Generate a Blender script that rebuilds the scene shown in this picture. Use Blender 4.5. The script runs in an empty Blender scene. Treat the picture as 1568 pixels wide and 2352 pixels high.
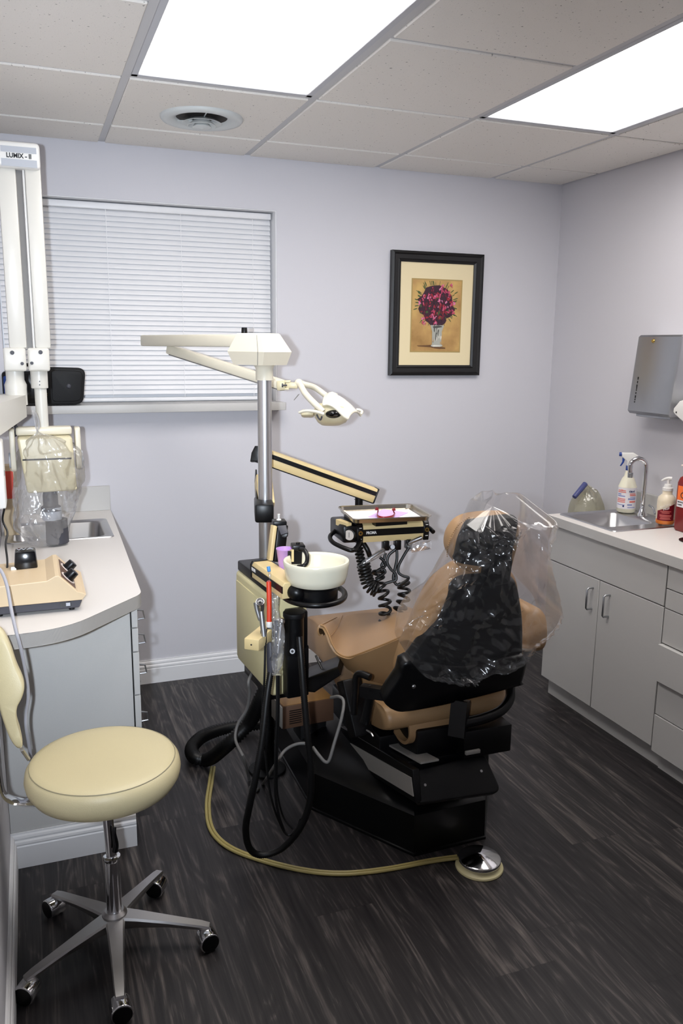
import bpy, bmesh, math, random
from mathutils import Vector, Matrix, noise
random.seed(7)
PI = math.pi
S = bpy.context.scene
COL = S.collection
# ------------------------------------------------------------------ camera, light, exposure
F_PX, YAW, PITCH, ROLL, CAM_Z = 1890.22, 0.3614, -0.2004, 0.0112, 1.567
FW = Vector((math.sin(YAW)*math.cos(PITCH), math.cos(YAW)*math.cos(PITCH), math.sin(PITCH)))
_rt = Vector((math.cos(YAW), -math.sin(YAW), 0))
_up = _rt.cross(FW)
RT = math.cos(ROLL)*_rt + math.sin(ROLL)*_up
UP = -math.sin(ROLL)*_rt + math.cos(ROLL)*_up
CAM = Vector((0, 0, CAM_Z))
cam = bpy.data.cameras.new('camera'); cam_ob = bpy.data.objects.new('camera', cam); COL.objects.link(cam_ob)
cam.sensor_fit = 'VERTICAL'; cam.sensor_height = 24; cam.lens = F_PX/2352*24; cam.clip_start = 0.02
cam_ob.matrix_world = Matrix(((RT.x, UP.x, -FW.x, 0), (RT.y, UP.y, -FW.y, 0), (RT.z, UP.z, -FW.z, CAM_Z), (0, 0, 0, 1)))
S.camera = cam_ob
S.view_settings.view_transform = 'Standard'; S.view_settings.look = 'None'
S.view_settings.exposure = 0.15; S.view_settings.gamma = 1.0; S.view_settings.use_curve_mapping = False
PANEL_STRENGTH = 9.2
PANEL_COLOR = (1.0, 0.955, 0.915)
FLASH_W = 210.0
FLASH_COLOR = (0.80, 0.89, 1.0)
w = bpy.data.worlds.new('World'); S.world = w; w.use_nodes = True
w.node_tree.nodes['Background'].inputs[0].default_value = (0.75, 0.85, 1, 1)
w.node_tree.nodes['Background'].inputs[1].default_value = 0.6
# the camera's own pop-up flash, to the left of the lens (the camera is held upright); the lens barrel
# keeps its beam off the right-hand side, so the beam is aimed left of the view axis
fl = bpy.data.lights.new('camera_flash', 'SPOT'); fl.shadow_soft_size = 0.022
fl.energy = FLASH_W; fl.color = FLASH_COLOR; fl.spot_size = math.radians(74); fl.spot_blend = 1.0
flo = bpy.data.objects.new('camera_flash', fl); COL.objects.link(flo)
_aim = FW + RT*((380-784)/F_PX) + UP*((1176-900)/F_PX)
flo.rotation_euler = _aim.to_track_quat('-Z', 'Y').to_euler(); flo.location = CAM - RT*0.11 + UP*0.01

def P(px, py, x=None, y=None, z=None, d=None):
    """point of the room seen at a photo position, on a wall/height plane or at a distance"""
    r = FW + RT*((px-784)/F_PX) + UP*((1176-py)/F_PX)
    t = d
    if x is not None: t = x/r.x
    if y is not None: t = y/r.y
    if z is not None: t = (z-CAM_Z)/r.z
    return CAM + r*t
def PP(px, py, p0, n):
    r = FW + RT*((px-784)/F_PX) + UP*((1176-py)/F_PX)
    return CAM + r*((Vector(p0)-CAM).dot(n)/r.dot(n))

# ------------------------------------------------------------------ room measures
XL, XR, YB, ZC = -0.132, 2.574, 3.717, 2.373
GX, GD, GA = 0.337, 0.6096, 0.296     # ceiling grid: first bar, spacing, first row from back wall

# ------------------------------------------------------------------ materials
def lin(c):
    return tuple(((v/255)/12.92 if v/255 <= 0.04045 else ((v/255+0.055)/1.055)**2.4) for v in c)
M = {}
def mat(name, rgb, rough=0.5, metal=0.0, bump=None, spec=0.5, coat=0.0, noisecol=None, emit=None, sss=0.0, trans=0.0, alpha=1.0):
    m = bpy.data.materials.new(name); m.use_nodes = True
    nt = m.node_tree; b = nt.nodes['Principled BSDF']
    c = lin(rgb)
    b.inputs['Base Color'].default_value = (*c, 1); b.inputs['Roughness'].default_value = rough
    b.inputs['Metallic'].default_value = metal; b.inputs['Specular IOR Level'].default_value = spec
    b.inputs['Coat Weight'].default_value = coat; b.inputs['Coat Roughness'].default_value = 0.1
    b.inputs['Alpha'].default_value = alpha
    if trans: b.inputs['Transmission Weight'].default_value = trans
    if sss: b.inputs['Subsurface Weight'].default_value = sss; b.inputs['Subsurface Radius'].default_value = (0.02, 0.015, 0.01)
    if emit: b.inputs['Emission Color'].default_value = (*lin(emit[0]), 1); b.inputs['Emission Strength'].default_value = emit[1]
    tc = nt.nodes.new('ShaderNodeTexCoord')
    if noisecol:
        sc, amt = noisecol
        n = nt.nodes.new('ShaderNodeTexNoise'); n.inputs['Scale'].default_value = sc; n.inputs['Detail'].default_value = 5
        nt.links.new(tc.outputs['Object'], n.inputs['Vector'])
        mx = nt.nodes.new('ShaderNodeMix'); mx.data_type = 'RGBA'; mx.blend_type = 'MIX'
        mx.inputs['A'].default_value = (*[v*(1-amt) for v in c], 1); mx.inputs['B'].default_value = (*[min(1, v*(1+amt)) for v in c], 1)
        nt.links.new(n.outputs['Fac'], mx.inputs['Factor']); nt.links.new(mx.outputs['Result'], b.inputs['Base Color'])
    if bump:
        sc, st = bump
        n = nt.nodes.new('ShaderNodeTexNoise'); n.inputs['Scale'].default_value = sc; n.inputs['Detail'].default_value = 4
        nt.links.new(tc.outputs['Object'], n.inputs['Vector'])
        bp = nt.nodes.new('ShaderNodeBump'); bp.inputs['Strength'].default_value = st; bp.inputs['Distance'].default_value = 0.002
        nt.links.new(n.outputs['Fac'], bp.inputs['Height']); nt.links.new(bp.outputs['Normal'], b.inputs['Normal'])
    M[name] = m
    return m
mat('wall', (211, 210, 216), 0.6, bump=(320, 0.12), spec=0.3)
mat('trim_white', (236, 236, 238), 0.35, noisecol=(6, 0.02))
mat('grid_metal', (196, 196, 198), 0.45, noisecol=(4, 0.03))
mat('fixture_grey', (186, 188, 194), 0.4, noisecol=(4, 0.03))
mat('laminate', (196, 195, 193), 0.42, noisecol=(300, 0.03), bump=(500, 0.05))
mat('laminate_top', (220, 216, 212), 0.38, noisecol=(400, 0.03))
mat('seam_dark', (60, 55, 50), 0.7)
mat('white_plastic', (228, 227, 224), 0.35, noisecol=(9, 0.02))
mat('xray_white', (212, 210, 203), 0.35, noisecol=(5, 0.02))
mat('ivory', (220, 214, 196), 0.35, noisecol=(5, 0.03))
mat('ivory_yellow', (214, 204, 170), 0.35, noisecol=(5, 0.03))
mat('cream_unit', (216, 206, 160), 0.38, noisecol=(5, 0.03), bump=(250, 0.08))
mat('cream_arm', (220, 198, 146), 0.4, noisecol=(30, 0.03))
mat('bowl_plastic', (226, 222, 202), 0.25, sss=0.15)
mat('black', (6, 6, 8), 0.35, spec=0.35, noisecol=(8, 0.15))
mat('black_matte', (11, 11, 13), 0.55, spec=0.3, bump=(300, 0.15))
mat('black_gloss', (9, 9, 12), 0.16, noisecol=(8, 0.1))
mat('rubber', (8, 8, 9), 0.42, spec=0.4)
mat('charcoal', (60, 60, 68), 0.5, noisecol=(40, 0.05))
mat('vinyl_tan', (156, 123, 87), 0.42, noisecol=(12, 0.05), bump=(380, 0.25))
mat('vinyl_seam', (150, 115, 76), 0.6)
mat('vinyl_cream', (204, 191, 152), 0.42, noisecol=(9, 0.04), bump=(420, 0.22))
mat('piping_grey', (150, 142, 116), 0.5)
mat('chrome', (225, 225, 228), 0.08, 1.0)
mat('steel', (190, 190, 192), 0.28, 1.0, bump=(60, 0.05))
mat('steel_brushed', (172, 174, 178), 0.34, 1.0, bump=(90, 0.06))
mat('tube_steel', (205, 205, 207), 0.34, 1.0, noisecol=(3, 0.05))
mat('alu', (184, 182, 182), 0.38, 1.0, bump=(120, 0.08))
mat('tray_steel', (196, 190, 178), 0.25, 1.0)
mat('panel_silver', (158, 154, 148), 0.5, 0.2, noisecol=(60, 0.05))
mat('paper', (240, 236, 244), 0.8)
mat('lilac', (206, 178, 232), 0.8)
mat('lilac_cup', (203, 160, 222), 0.45)
mat('red_plastic', (214, 62, 34), 0.35)
mat('wine', (128, 18, 26), 0.35)
mat('blue_tip', (70, 140, 205), 0.4)
mat('navy_plastic', (28, 62, 140), 0.35)
mat('grey_cable', (112, 110, 108), 0.5)
mat('pale_cable', (164, 164, 172), 0.45)
mat('yellow_hose', (172, 158, 100), 0.35)
mat('brown_box', (96, 70, 54), 0.5, noisecol=(6, 0.05))
mat('brown_box_top', (138, 102, 58), 0.4)
mat('bottle_white', (240, 236, 214), 0.35, sss=0.1)
mat('label_white', (236, 232, 236), 0.6)
mat('ink_red', (226, 128, 118), 0.7)
mat('ink_blue', (138, 150, 200), 0.7)
mat('ink_navy', (40, 52, 110), 0.7)
mat('soap_clear', (226, 214, 190), 0.3, sss=0.2)
mat('soap_orange', (232, 130, 48), 0.3)
mat('maroon', (124, 16, 32), 0.4)
mat('sharps_red', (128, 18, 16), 0.3, sss=0.05)
mat('label_orange', (250, 120, 50), 0.5)
mat('pale_pink', (236, 222, 214), 0.4)
mat('device_tan', (212, 190, 156), 0.42, noisecol=(5, 0.03))
mat('frame_black', (14, 13, 15), 0.4, bump=(120, 0.1))
mat('mat_board', (236, 220, 180), 0.8)
mat('art_line', (176, 150, 92), 0.6)
mat('blue_shine', (28, 56, 120), 0.12)
mat('gauge_face', (196, 190, 184), 0.4)
mat('gold', (190, 160, 90), 0.3, 1.0)
mat('ink_white', (236, 234, 232), 0.6)
mat('ink_black', (28, 28, 32), 0.6)
mat('grey_plate', (178, 182, 190), 0.4)
mat('vent_white', (206, 210, 210), 0.45, noisecol=(8, 0.04))
mat('vent_dark', (42, 36, 32), 0.8)
mat('blind', (232, 232, 234), 0.4, noisecol=(20, 0.01))
mat('mauve_roll', (74, 80, 130), 0.4)

def nodes_of(m):
    return m.node_tree, m.node_tree.nodes, m.node_tree.links
def NM(nt, op, a, b=None):
    n = nt.nodes.new('ShaderNodeMath'); n.operation = op
    for i, v in enumerate((a, b)):
        if v is None: continue
        if isinstance(v, (int, float)): n.inputs[i].default_value = v
        else: nt.links.new(v, n.inputs[i])
    return n.outputs[0]
def make_floor_mat():
    m = mat('floor_planks', (40, 38, 40), 0.38); nt, N, L = nodes_of(m); b = N['Principled BSDF']
    tc = N.new('ShaderNodeTexCoord'); sp = N.new('ShaderNodeSeparateXYZ'); L.new(tc.outputs['Object'], sp.inputs[0])
    x, y = sp.outputs['X'], sp.outputs['Y']
    PW, PL = 0.178, 1.22
    xs = NM(nt, 'DIVIDE', NM(nt, 'ADD', x, 0.03), PW); ix = NM(nt, 'FLOOR', xs); fx = NM(nt, 'FRACT', xs)
    wn = N.new('ShaderNodeTexWhiteNoise'); wn.noise_dimensions = '1D'; L.new(ix, wn.inputs['W'])
    ys = NM(nt, 'ADD', NM(nt, 'DIVIDE', y, PL), wn.outputs['Value']); iy = NM(nt, 'FLOOR', ys); fy = NM(nt, 'FRACT', ys)
    cid = N.new('ShaderNodeCombineXYZ'); L.new(ix, cid.inputs[0]); L.new(iy, cid.inputs[1])
    wn2 = N.new('ShaderNodeTexWhiteNoise'); wn2.noise_dimensions = '3D'; L.new(cid.outputs[0], wn2.inputs['Vector'])
    rnd = wn2.outputs['Value']
    def coords(sx, sy, off):
        c = N.new('ShaderNodeCombineXYZ')
        L.new(NM(nt, 'MULTIPLY', x, sx), c.inputs[0]); L.new(NM(nt, 'MULTIPLY', y, sy), c.inputs[1]); L.new(NM(nt, 'MULTIPLY', rnd, off), c.inputs[2])
        return c.outputs[0]
    def nz(vec, sc, det, dist=0.0):
        n = N.new('ShaderNodeTexNoise'); n.inputs['Scale'].default_value = sc; n.inputs['Detail'].default_value = det; n.inputs['Distortion'].default_value = dist
        L.new(vec, n.inputs['Vector']); return n.outputs['Fac']
    low = nz(coords(9, 1.1, 40), 1.0, 2.0, 0.25)             # slow figure along the plank
    band = NM(nt, 'PINGPONG', NM(nt, 'MULTIPLY', low, 14), 0.5)
    bandc = NM(nt, 'POWER', NM(nt, 'MULTIPLY', band, 2.0), 1.6)
    streak = nz(coords(150, 5, 23), 1.0, 4.0)
    streak2 = nz(coords(34, 0.9, 11), 1.0, 3.0)
    pores = NM(nt, 'GREATER_THAN', nz(coords(420, 22, 5), 1.0, 1.0), 0.62)
    v = NM(nt, 'ADD', NM(nt, 'MULTIPLY', bandc, 0.13), NM(nt, 'MULTIPLY', streak, 0.46))
    v = NM(nt, 'ADD', v, NM(nt, 'MULTIPLY', streak2, 0.62))
    v = NM(nt, 'ADD', v, NM(nt, 'MULTIPLY', NM(nt, 'SUBTRACT', rnd, 0.5), 0.13))
    v = NM(nt, 'ADD', v, NM(nt, 'MULTIPLY', NM(nt, 'MULTIPLY', pores, band), 0.16))
    cr = N.new('ShaderNodeValToRGB'); e = cr.color_ramp.elements
    e[0].position = 0.36; e[0].color = (*lin((22, 20, 23)), 1)
    e[1].position = 0.98; e[1].color = (*lin((116, 108, 104)), 1)
    k = cr.color_ramp.elements.new(0.62); k.color = (*lin((45, 42, 43)), 1)
    L.new(v, cr.inputs['Fac'])
    seam = NM(nt, 'MAXIMUM', NM(nt, 'LESS_THAN', fx, 0.008), NM(nt, 'LESS_THAN', fy, 0.0016))
    mx = N.new('ShaderNodeMix'); mx.data_type = 'RGBA'; L.new(NM(nt, 'MULTIPLY', seam, 0.55), mx.inputs['Factor'])
    L.new(cr.outputs['Color'], mx.inputs['A']); mx.inputs['B'].default_value = (*lin((22, 20, 22)), 1)
    L.new(mx.outputs['Result'], b.inputs['Base Color'])
    bp = N.new('ShaderNodeBump'); bp.inputs['Strength'].default_value = 0.12; bp.inputs['Distance'].default_value = 0.001
    L.new(v, bp.inputs['Height']); L.new(bp.outputs['Normal'], b.inputs['Normal'])
    b.inputs['Roughness'].default_value = 0.42; b.inputs['Specular IOR Level'].default_value = 0.35
make_floor_mat()
def make_tile_mat():
    m = mat('ceiling_tile', (212, 209, 206), 0.85, spec=0.1); nt, N, L = nodes_of(m); b = N['Principled BSDF']
    tc = N.new('ShaderNodeTexCoord')
    def nz(sc, det):
        n = N.new('ShaderNodeTexNoise'); n.inputs['Scale'].default_value = sc; n.inputs['Detail'].default_value = det
        L.new(tc.outputs['Object'], n.inputs['Vector']); return n.outputs['Fac']
    pit = NM(nt, 'GREATER_THAN', nz(95, 1.5), 0.715)
    pit2 = NM(nt, 'GREATER_THAN', nz(210, 1.0), 0.72)
    f = NM(nt, 'MAXIMUM', NM(nt, 'MULTIPLY', pit, 0.65), NM(nt, 'MULTIPLY', pit2, 0.3))
    mx = N.new('ShaderNodeMix'); mx.data_type = 'RGBA'; L.new(f, mx.inputs['Factor'])
    mx.inputs['A'].default_value = (*lin((236, 232, 226)), 1); mx.inputs['B'].default_value = (*lin((96, 92, 88)), 1)
    L.new(mx.outputs['Result'], b.inputs['Base Color'])
    bp = N.new('ShaderNodeBump'); bp.inputs['Strength'].default_value = 0.3; bp.inputs['Distance'].default_value = 0.002
    L.new(nz(260, 4), bp.inputs['Height']); L.new(bp.outputs['Normal'], b.inputs['Normal'])
make_tile_mat()
def make_diffuser():
    m = bpy.data.materials.new('lit_diffuser'); m.use_nodes = True; nt = m.node_tree
    nt.nodes.remove(nt.nodes['Principled BSDF'])
    e = nt.nodes.new('ShaderNodeEmission'); e.inputs[0].default_value = (*PANEL_COLOR, 1); e.inputs[1].default_value = PANEL_STRENGTH
    nt.links.new(e.outputs[0], nt.nodes['Material Output'].inputs[0]); M['lit_diffuser'] = m
make_diffuser()
def make_plastic(name, tint, haze, gloss, bump_sc=0.0, bump_st=0.0, rough=0.1, base=0.025):
    m = bpy.data.materials.new(name); m.use_nodes = True; nt = m.node_tree; N, L = nt.nodes, nt.links
    N.remove(N['Principled BSDF'])
    tr = N.new('ShaderNodeBsdfTransparent'); tr.inputs[0].default_value = (*tint, 1)
    df = N.new('ShaderNodeBsdfDiffuse'); df.inputs[0].default_value = (0.85, 0.85, 0.86, 1)
    gl = N.new('ShaderNodeBsdfGlossy'); gl.inputs['Roughness'].default_value = rough; gl.inputs[0].default_value = (1, 1, 1, 1)
    m1 = N.new('ShaderNodeMixShader'); m1.inputs[0].default_value = haze; L.new(tr.outputs[0], m1.inputs[1]); L.new(df.outputs[0], m1.inputs[2])
    lw = N.new('ShaderNodeLayerWeight'); lw.inputs[0].default_value = 0.35
    fac = NM(nt, 'ADD', NM(nt, 'MULTIPLY', lw.outputs['Fresnel'], gloss), base)
    m2 = N.new('ShaderNodeMixShader'); L.new(fac, m2.inputs[0]); L.new(m1.outputs[0], m2.inputs[1]); L.new(gl.outputs[0], m2.inputs[2])
    if bump_st:
        tc = N.new('ShaderNodeTexCoord')
        vo = N.new('ShaderNodeTexVoronoi'); vo.feature = 'DISTANCE_TO_EDGE'; vo.inputs['Scale'].default_value = bump_sc
        L.new(tc.outputs['Object'], vo.inputs['Vector'])
        bp = N.new('ShaderNodeBump'); bp.inputs['Strength'].default_value = bump_st; bp.inputs['Distance'].default_value = 0.01
        L.new(vo.outputs['Distance'], bp.inputs['Height']); L.new(bp.outputs['Normal'], gl.inputs['Normal']); L.new(bp.outputs['Normal'], lw.inputs['Normal'])
    L.new(m2.outputs[0], N['Material Output'].inputs[0]); M[name] = m
make_plastic('clear_film', (0.96, 0.96, 0.965), 0.02, 0.36, rough=0.17, base=0.035)
make_plastic('clear_bag', (0.94, 0.94, 0.945), 0.09, 0.5, rough=0.20, base=0.085)
make_plastic('clear_sleeve', (0.93, 0.93, 0.94), 0.10, 0.6, 60, 0.3)
make_plastic('yellow_film', (0.80, 0.78, 0.60), 0.16, 0.5, 25, 0.3)
make_plastic('window_glass', (0.98, 0.98, 0.98), 0.0, 0.8)

# ------------------------------------------------------------------ mesh helpers
def V(*a): return Vector(a[0]) if len(a) == 1 else Vector(a)
def catmull(pts, res=8, closed=False):
    pts = [Vector(p) for p in pts]; n = len(pts); out = []
    rng = n if closed else n-1
    for i in range(rng):
        if closed: p0, p1, p2, p3 = pts[(i-1) % n], pts[i], pts[(i+1) % n], pts[(i+2) % n]
        else:
            p1, p2 = pts[i], pts[i+1]
            p0 = pts[i-1] if i > 0 else p1*2-p2
            p3 = pts[i+2] if i+2 < n else p2*2-p1
        for k in range(res):
            t = k/res
            out.append(0.5*((2*p1)+(p2-p0)*t+(2*p0-5*p1+4*p2-p3)*t*t+(3*p1-p0-3*p2+p3)*t**3))
    if not closed: out.append(pts[-1].copy())
    return out
class MB:
    def __init__(s): s.bm = bmesh.new(); s.mi = 0; s.M = None
    def _merge(s, t):
        for f in t.faces: f.material_index = s.mi
        if s.M is not None: t.transform(s.M)
        bmesh.ops.recalc_face_normals(t, faces=t.faces)
        me = bpy.data.meshes.new('tmp'); t.to_mesh(me); t.free(); s.bm.from_mesh(me); bpy.data.meshes.remove(me)
        return s
    def box(s, c, size, bev=0.0, R=None, seg=2, taper=None):
        t = bmesh.new(); bmesh.ops.create_cube(t, size=1.0)
        for v in t.verts:
            k = 1.0
            if taper and v.co.z > 0: v.co.x *= taper[0]; v.co.y *= taper[1]
            v.co = Vector((v.co.x*size[0], v.co.y*size[1], v.co.z*size[2]))
        if bev: bmesh.ops.bevel(t, geom=t.edges[:], offset=min(bev, 0.49*min(size)), segments=seg, affect='EDGES', profile=0.5)
        Mx = Matrix.Translation(Vector(c))
        if R is not None: Mx = Mx @ R.to_4x4()
        t.transform(Mx); return s._merge(t)
    def box2(s, a, b, bev=0.0, seg=2):
        a, b = Vector(a), Vector(b)
        return s.box((a+b)/2, [abs(b[i]-a[i]) for i in range(3)], bev, seg=seg)
    def cyl(s, a, b, r, r2=None, n=28, bev=0.0):
        a, b = Vector(a), Vector(b); t = bmesh.new(); L = (b-a).length
        bmesh.ops.create_cone(t, cap_ends=True, cap_tris=False, segments=n, radius1=r, radius2=r if r2 is None else r2, depth=L)
        if bev:
            ed = [e for e in t.edges if len(e.link_faces) == 2 and any(len(f.verts) > 4 for f in e.link_faces)]
            bmesh.ops.bevel(t, geom=ed, offset=bev, segments=3, affect='EDGES', profile=0.5)
        q = Vector((0, 0, 1)).rotation_difference((b-a).normalized())
        t.transform(Matrix.Translation((a+b)/2) @ q.to_matrix().to_4x4()); return s._merge(t)
    def tube(s, pts, r, n=10, res=6, closed=False, smooth=True, radf=None, flat=None):
        pts = [Vector(p) for p in pts]
        if smooth and len(pts) > 2: pts = catmull(pts, res, closed)
        t = bmesh.new(); rings = []; m = len(pts); up = None
        for i, p in enumerate(pts):
            if closed: tg = pts[(i+1) % m]-pts[i-1]
            else: tg = pts[min(i+1, m-1)]-pts[max(i-1, 0)]
            tg.normalize()
            if up is None:
                up = Vector((0, 0, 1)) if abs(tg.z) < 0.9 else Vector((1, 0, 0))
            up = (up-tg*up.dot(tg)).normalized(); sd = tg.cross(up)
            rr = radf(i/(m-1 if m > 1 else 1)) if radf else r
            ring = []
            for k in range(n):
                a = 2*PI*k/n
                ca, sa = math.cos(a), math.sin(a)
                if flat: ring.append(t.verts.new(p+sd*ca*flat[0]+up*sa*flat[1]))
                else: ring.append(t.verts.new(p+(sd*ca+up*sa)*rr))
            rings.append(ring)
        for i in range(m if closed else m-1):
            A, B = rings[i], rings[(i+1) % m]
            for k in range(n): t.faces.new((A[k], A[(k+1) % n], B[(k+1) % n], B[k]))
        if not closed: t.faces.new(rings[0]); t.faces.new(rings[-1])
        return s._merge(t)
    def lathe(s, prof, loc, axis=(0, 0, 1), n=48, scale=(1, 1)):
        t = bmesh.new(); rings = []
        for r, z in prof:
            if r < 1e-6: rings.append([t.verts.new((0, 0, z))])
            else: rings.append([t.verts.new((r*math.cos(2*PI*k/n)*scale[0], r*math.sin(2*PI*k/n)*scale[1], z)) for k in range(n)])
        for A, B in zip(rings, rings[1:]):
            for k in range(n):
                k2 = (k+1) % n
                if len(A) == 1 and len(B) == 1: continue
                if len(A) == 1: t.faces.new((A[0], B[k], B[k2]))
                elif len(B) == 1: t.faces.new((A[k], A[k2], B[0]))
                else: t.faces.new((A[k], A[k2], B[k2], B[k]))
        q = Vector((0, 0, 1)).rotation_difference(Vector(axis).normalized())
        t.transform(Matrix.Translation(Vector(loc)) @ q.to_matrix().to_4x4()); return s._merge(t)
    def prism(s, pts, vec, bev=0.0, seg=3):
        t = bmesh.new(); vec = Vector(vec)
        A = [t.verts.new(Vector(p)) for p in pts]; B = [t.verts.new(Vector(p)+vec) for p in pts]; n = len(A)
        t.faces.new(A); t.faces.new(B)
        for k in range(n): t.faces.new((A[k], A[(k+1) % n], B[(k+1) % n], B[k]))
        bmesh.ops.recalc_face_normals(t, faces=t.faces)
        if bev:
            ed = [e for e in t.edges if any(len(f.verts) > 4 or n == 4 for f in e.link_faces) and not (n > 6 and all(len(f.verts) == 4 for f in e.link_faces))]
            bmesh.ops.bevel(t, geom=ed, offset=bev, segments=seg, affect='EDGES', profile=0.5, clamp_overlap=True)
        return s._merge(t)
    def poly(s, pts):
        t = bmesh.new(); t.faces.new([t.verts.new(Vector(p)) for p in pts]); return s._merge(t)
    def sheet(s, grid, thick=0.0, closed_u=False):
        t = bmesh.new(); R_ = [[t.verts.new(Vector(p)) for p in row] for row in grid]
        nu = len(grid[0])
        for i in range(len(R_)-1):
            for j in range(nu if closed_u else nu-1):
                j2 = (j+1) % nu
                t.faces.new((R_[i][j], R_[i][j2], R_[i+1][j2], R_[i+1][j]))
        if thick:
            bmesh.ops.recalc_face_normals(t, faces=t.faces)
            bmesh.ops.solidify(t, geom=t.faces[:], thickness=thick)
        return s._merge(t)
    def loft(s, rings, cap=True):
        t = bmesh.new(); R_ = [[t.verts.new(Vector(p)) for p in r] for r in rings]; n = len(R_[0])
        for A, B in zip(R_, R_[1:]):
            for k in range(n): t.faces.new((A[k], A[(k+1) % n], B[(k+1) % n], B[k]))
        if cap: t.faces.new(R_[0]); t.faces.new(R_[-1])
        return s._merge(t)
    def ball(s, c, r, sc=(1, 1, 1), n=20, R=None):
        t = bmesh.new(); bmesh.ops.create_uvsphere(t, u_segments=n, v_segments=n//2+2, radius=r)
        for v in t.verts: v.co = Vector((v.co.x*sc[0], v.co.y*sc[1], v.co.z*sc[2]))
        Mx = Matrix.Translation(Vector(c))
        if R is not None: Mx = Mx @ R.to_4x4()
        t.transform(Mx); return s._merge(t)
    def bar(s, a, b, wd, h, up=(0, 0, 1), bev=0.0, ext=0.0):
        a, b = Vector(a), Vector(b); d = (b-a).normalized(); a = a-d*ext; b = b+d*ext
        u = Vector(up); u = (u-d*u.dot(d)).normalized(); sd = d.cross(u)
        R = Matrix((d, sd, u)).transposed()
        return s.box((a+b)/2, ((b-a).length, wd, h), bev, R)
    def build(s, name, mats, parent=None, smooth=True, angle=38, label=None):
        ms = mats if isinstance(mats, (list, tuple)) else [mats]
        bmesh.ops.remove_doubles(s.bm, verts=s.bm.verts, dist=1e-6)
        me = bpy.data.meshes.new(name); co = [v.co for v in s.bm.verts]
        lo = Vector((min(c[i] for c in co) for i in range(3))); hi = Vector((max(c[i] for c in co) for i in range(3)))
        o = Vector(((lo.x+hi.x)/2, (lo.y+hi.y)/2, lo.z))
        bmesh.ops.translate(s.bm, verts=s.bm.verts, vec=-o)
        s.bm.to_mesh(me); s.bm.free()
        for m in ms: me.materials.append(M[m] if isinstance(m, str) else m)
        if smooth:
            me.polygons.foreach_set('use_smooth', [True]*len(me.polygons)); me.set_sharp_from_angle(angle=math.radians(angle))
        ob = bpy.data.objects.new(name, me); COL.objects.link(ob)
        wl = o
        if parent is not None:
            ob.parent = parent; wl = o-Vector(parent['_w'])
        ob.location = wl; ob['_w'] = tuple(o)
        if label: ob['label'] = label
        return ob
def thing(name, label, cat, loc, group=None):
    o = bpy.data.objects.new(name, None); COL.objects.link(o); o.location = Vector(loc); o['_w'] = tuple(Vector(loc))
    o.empty_display_size = 0.05
    o['label'] = label; o['category'] = cat
    if group: o['group'] = group
    return o
def tag(o, label, cat, group=None):
    o['label'] = label; o['category'] = cat
    if group: o['group'] = group
    return o
def struct(o): o['kind'] = 'structure'; return o
def text(name, body, size, m, parent, org, xd, yd, align='LEFT', ext=0.0004, squash=1.0, bold=0.0):
    cu = bpy.data.curves.new('tmp', 'FONT'); cu.body = body; cu.size = size; cu.extrude = ext; cu.align_x = align; cu.align_y = 'CENTER'; cu.offset = bold
    ob = bpy.data.objects.new('tmp', cu); me = bpy.data.meshes.new_from_object(ob)
    bpy.data.objects.remove(ob); bpy.data.curves.remove(cu)
    xd = Vector(xd).normalized(); yd = Vector(yd); yd = (yd-xd*yd.dot(xd)).normalized(); nd = xd.cross(yd)
    Mx = Matrix.Translation(Vector(org)+nd*0.0006) @ Matrix((xd*squash, yd, nd)).transposed().to_4x4()
    b = MB(); t = bmesh.new(); t.from_mesh(me); t.transform(Mx); bpy.data.meshes.remove(me)
    me2 = bpy.data.meshes.new('t2'); t.to_mesh(me2); t.free(); b.bm.from_mesh(me2); bpy.data.meshes.remove(me2)
    return b.build(name, m, parent, smooth=False)
def corr(total, n, r0, r1):
    return lambda t: r0+(r1-r0)*(0.5+0.5*math.sin(t*n*2*PI))
def resample(pts, n):
    L = [0]
    for a, b in zip(pts, pts[1:]): L.append(L[-1]+(b-a).length)
    out = []; j = 0
    for i in range(n):
        t = L[-1]*i/(n-1)
        while j < len(L)-2 and L[j+1] < t: j += 1
        f = (t-L[j])/max(1e-9, L[j+1]-L[j]); out.append(pts[j].lerp(pts[j+1], f))
    return out, L[-1]
def corrugated(mb, pts, r, pitch=0.006, depth=0.12, n=12):
    p, L = resample(catmull(pts, 10), 2000)
    rings = max(8, int(L/pitch)); p, L = resample(p, rings*2+1)
    m = len(p)-1
    mb.tube(p, r, n=n, smooth=False, radf=lambda t: r*(1-depth*(int(round(t*m)) % 2)))
def coil(mb, pts, rc, r, pitch, n=8):
    p, L = resample(catmull(pts, 10), 600); turns = L/pitch; k = int(turns*12); p, L = resample(p, k)
    out = []
    for i, q in enumerate(p):
        tg = (p[min(i+1, k-1)]-p[max(i-1, 0)]).normalized()
        u = Vector((1, 0, 0)); u = (u-tg*u.dot(tg)).normalized(); v = tg.cross(u)
        a = 2*PI*i/12; out.append(q+(u*math.cos(a)+v*math.sin(a))*rc)
    mb.tube(out, r, n=n, smooth=False)

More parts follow.
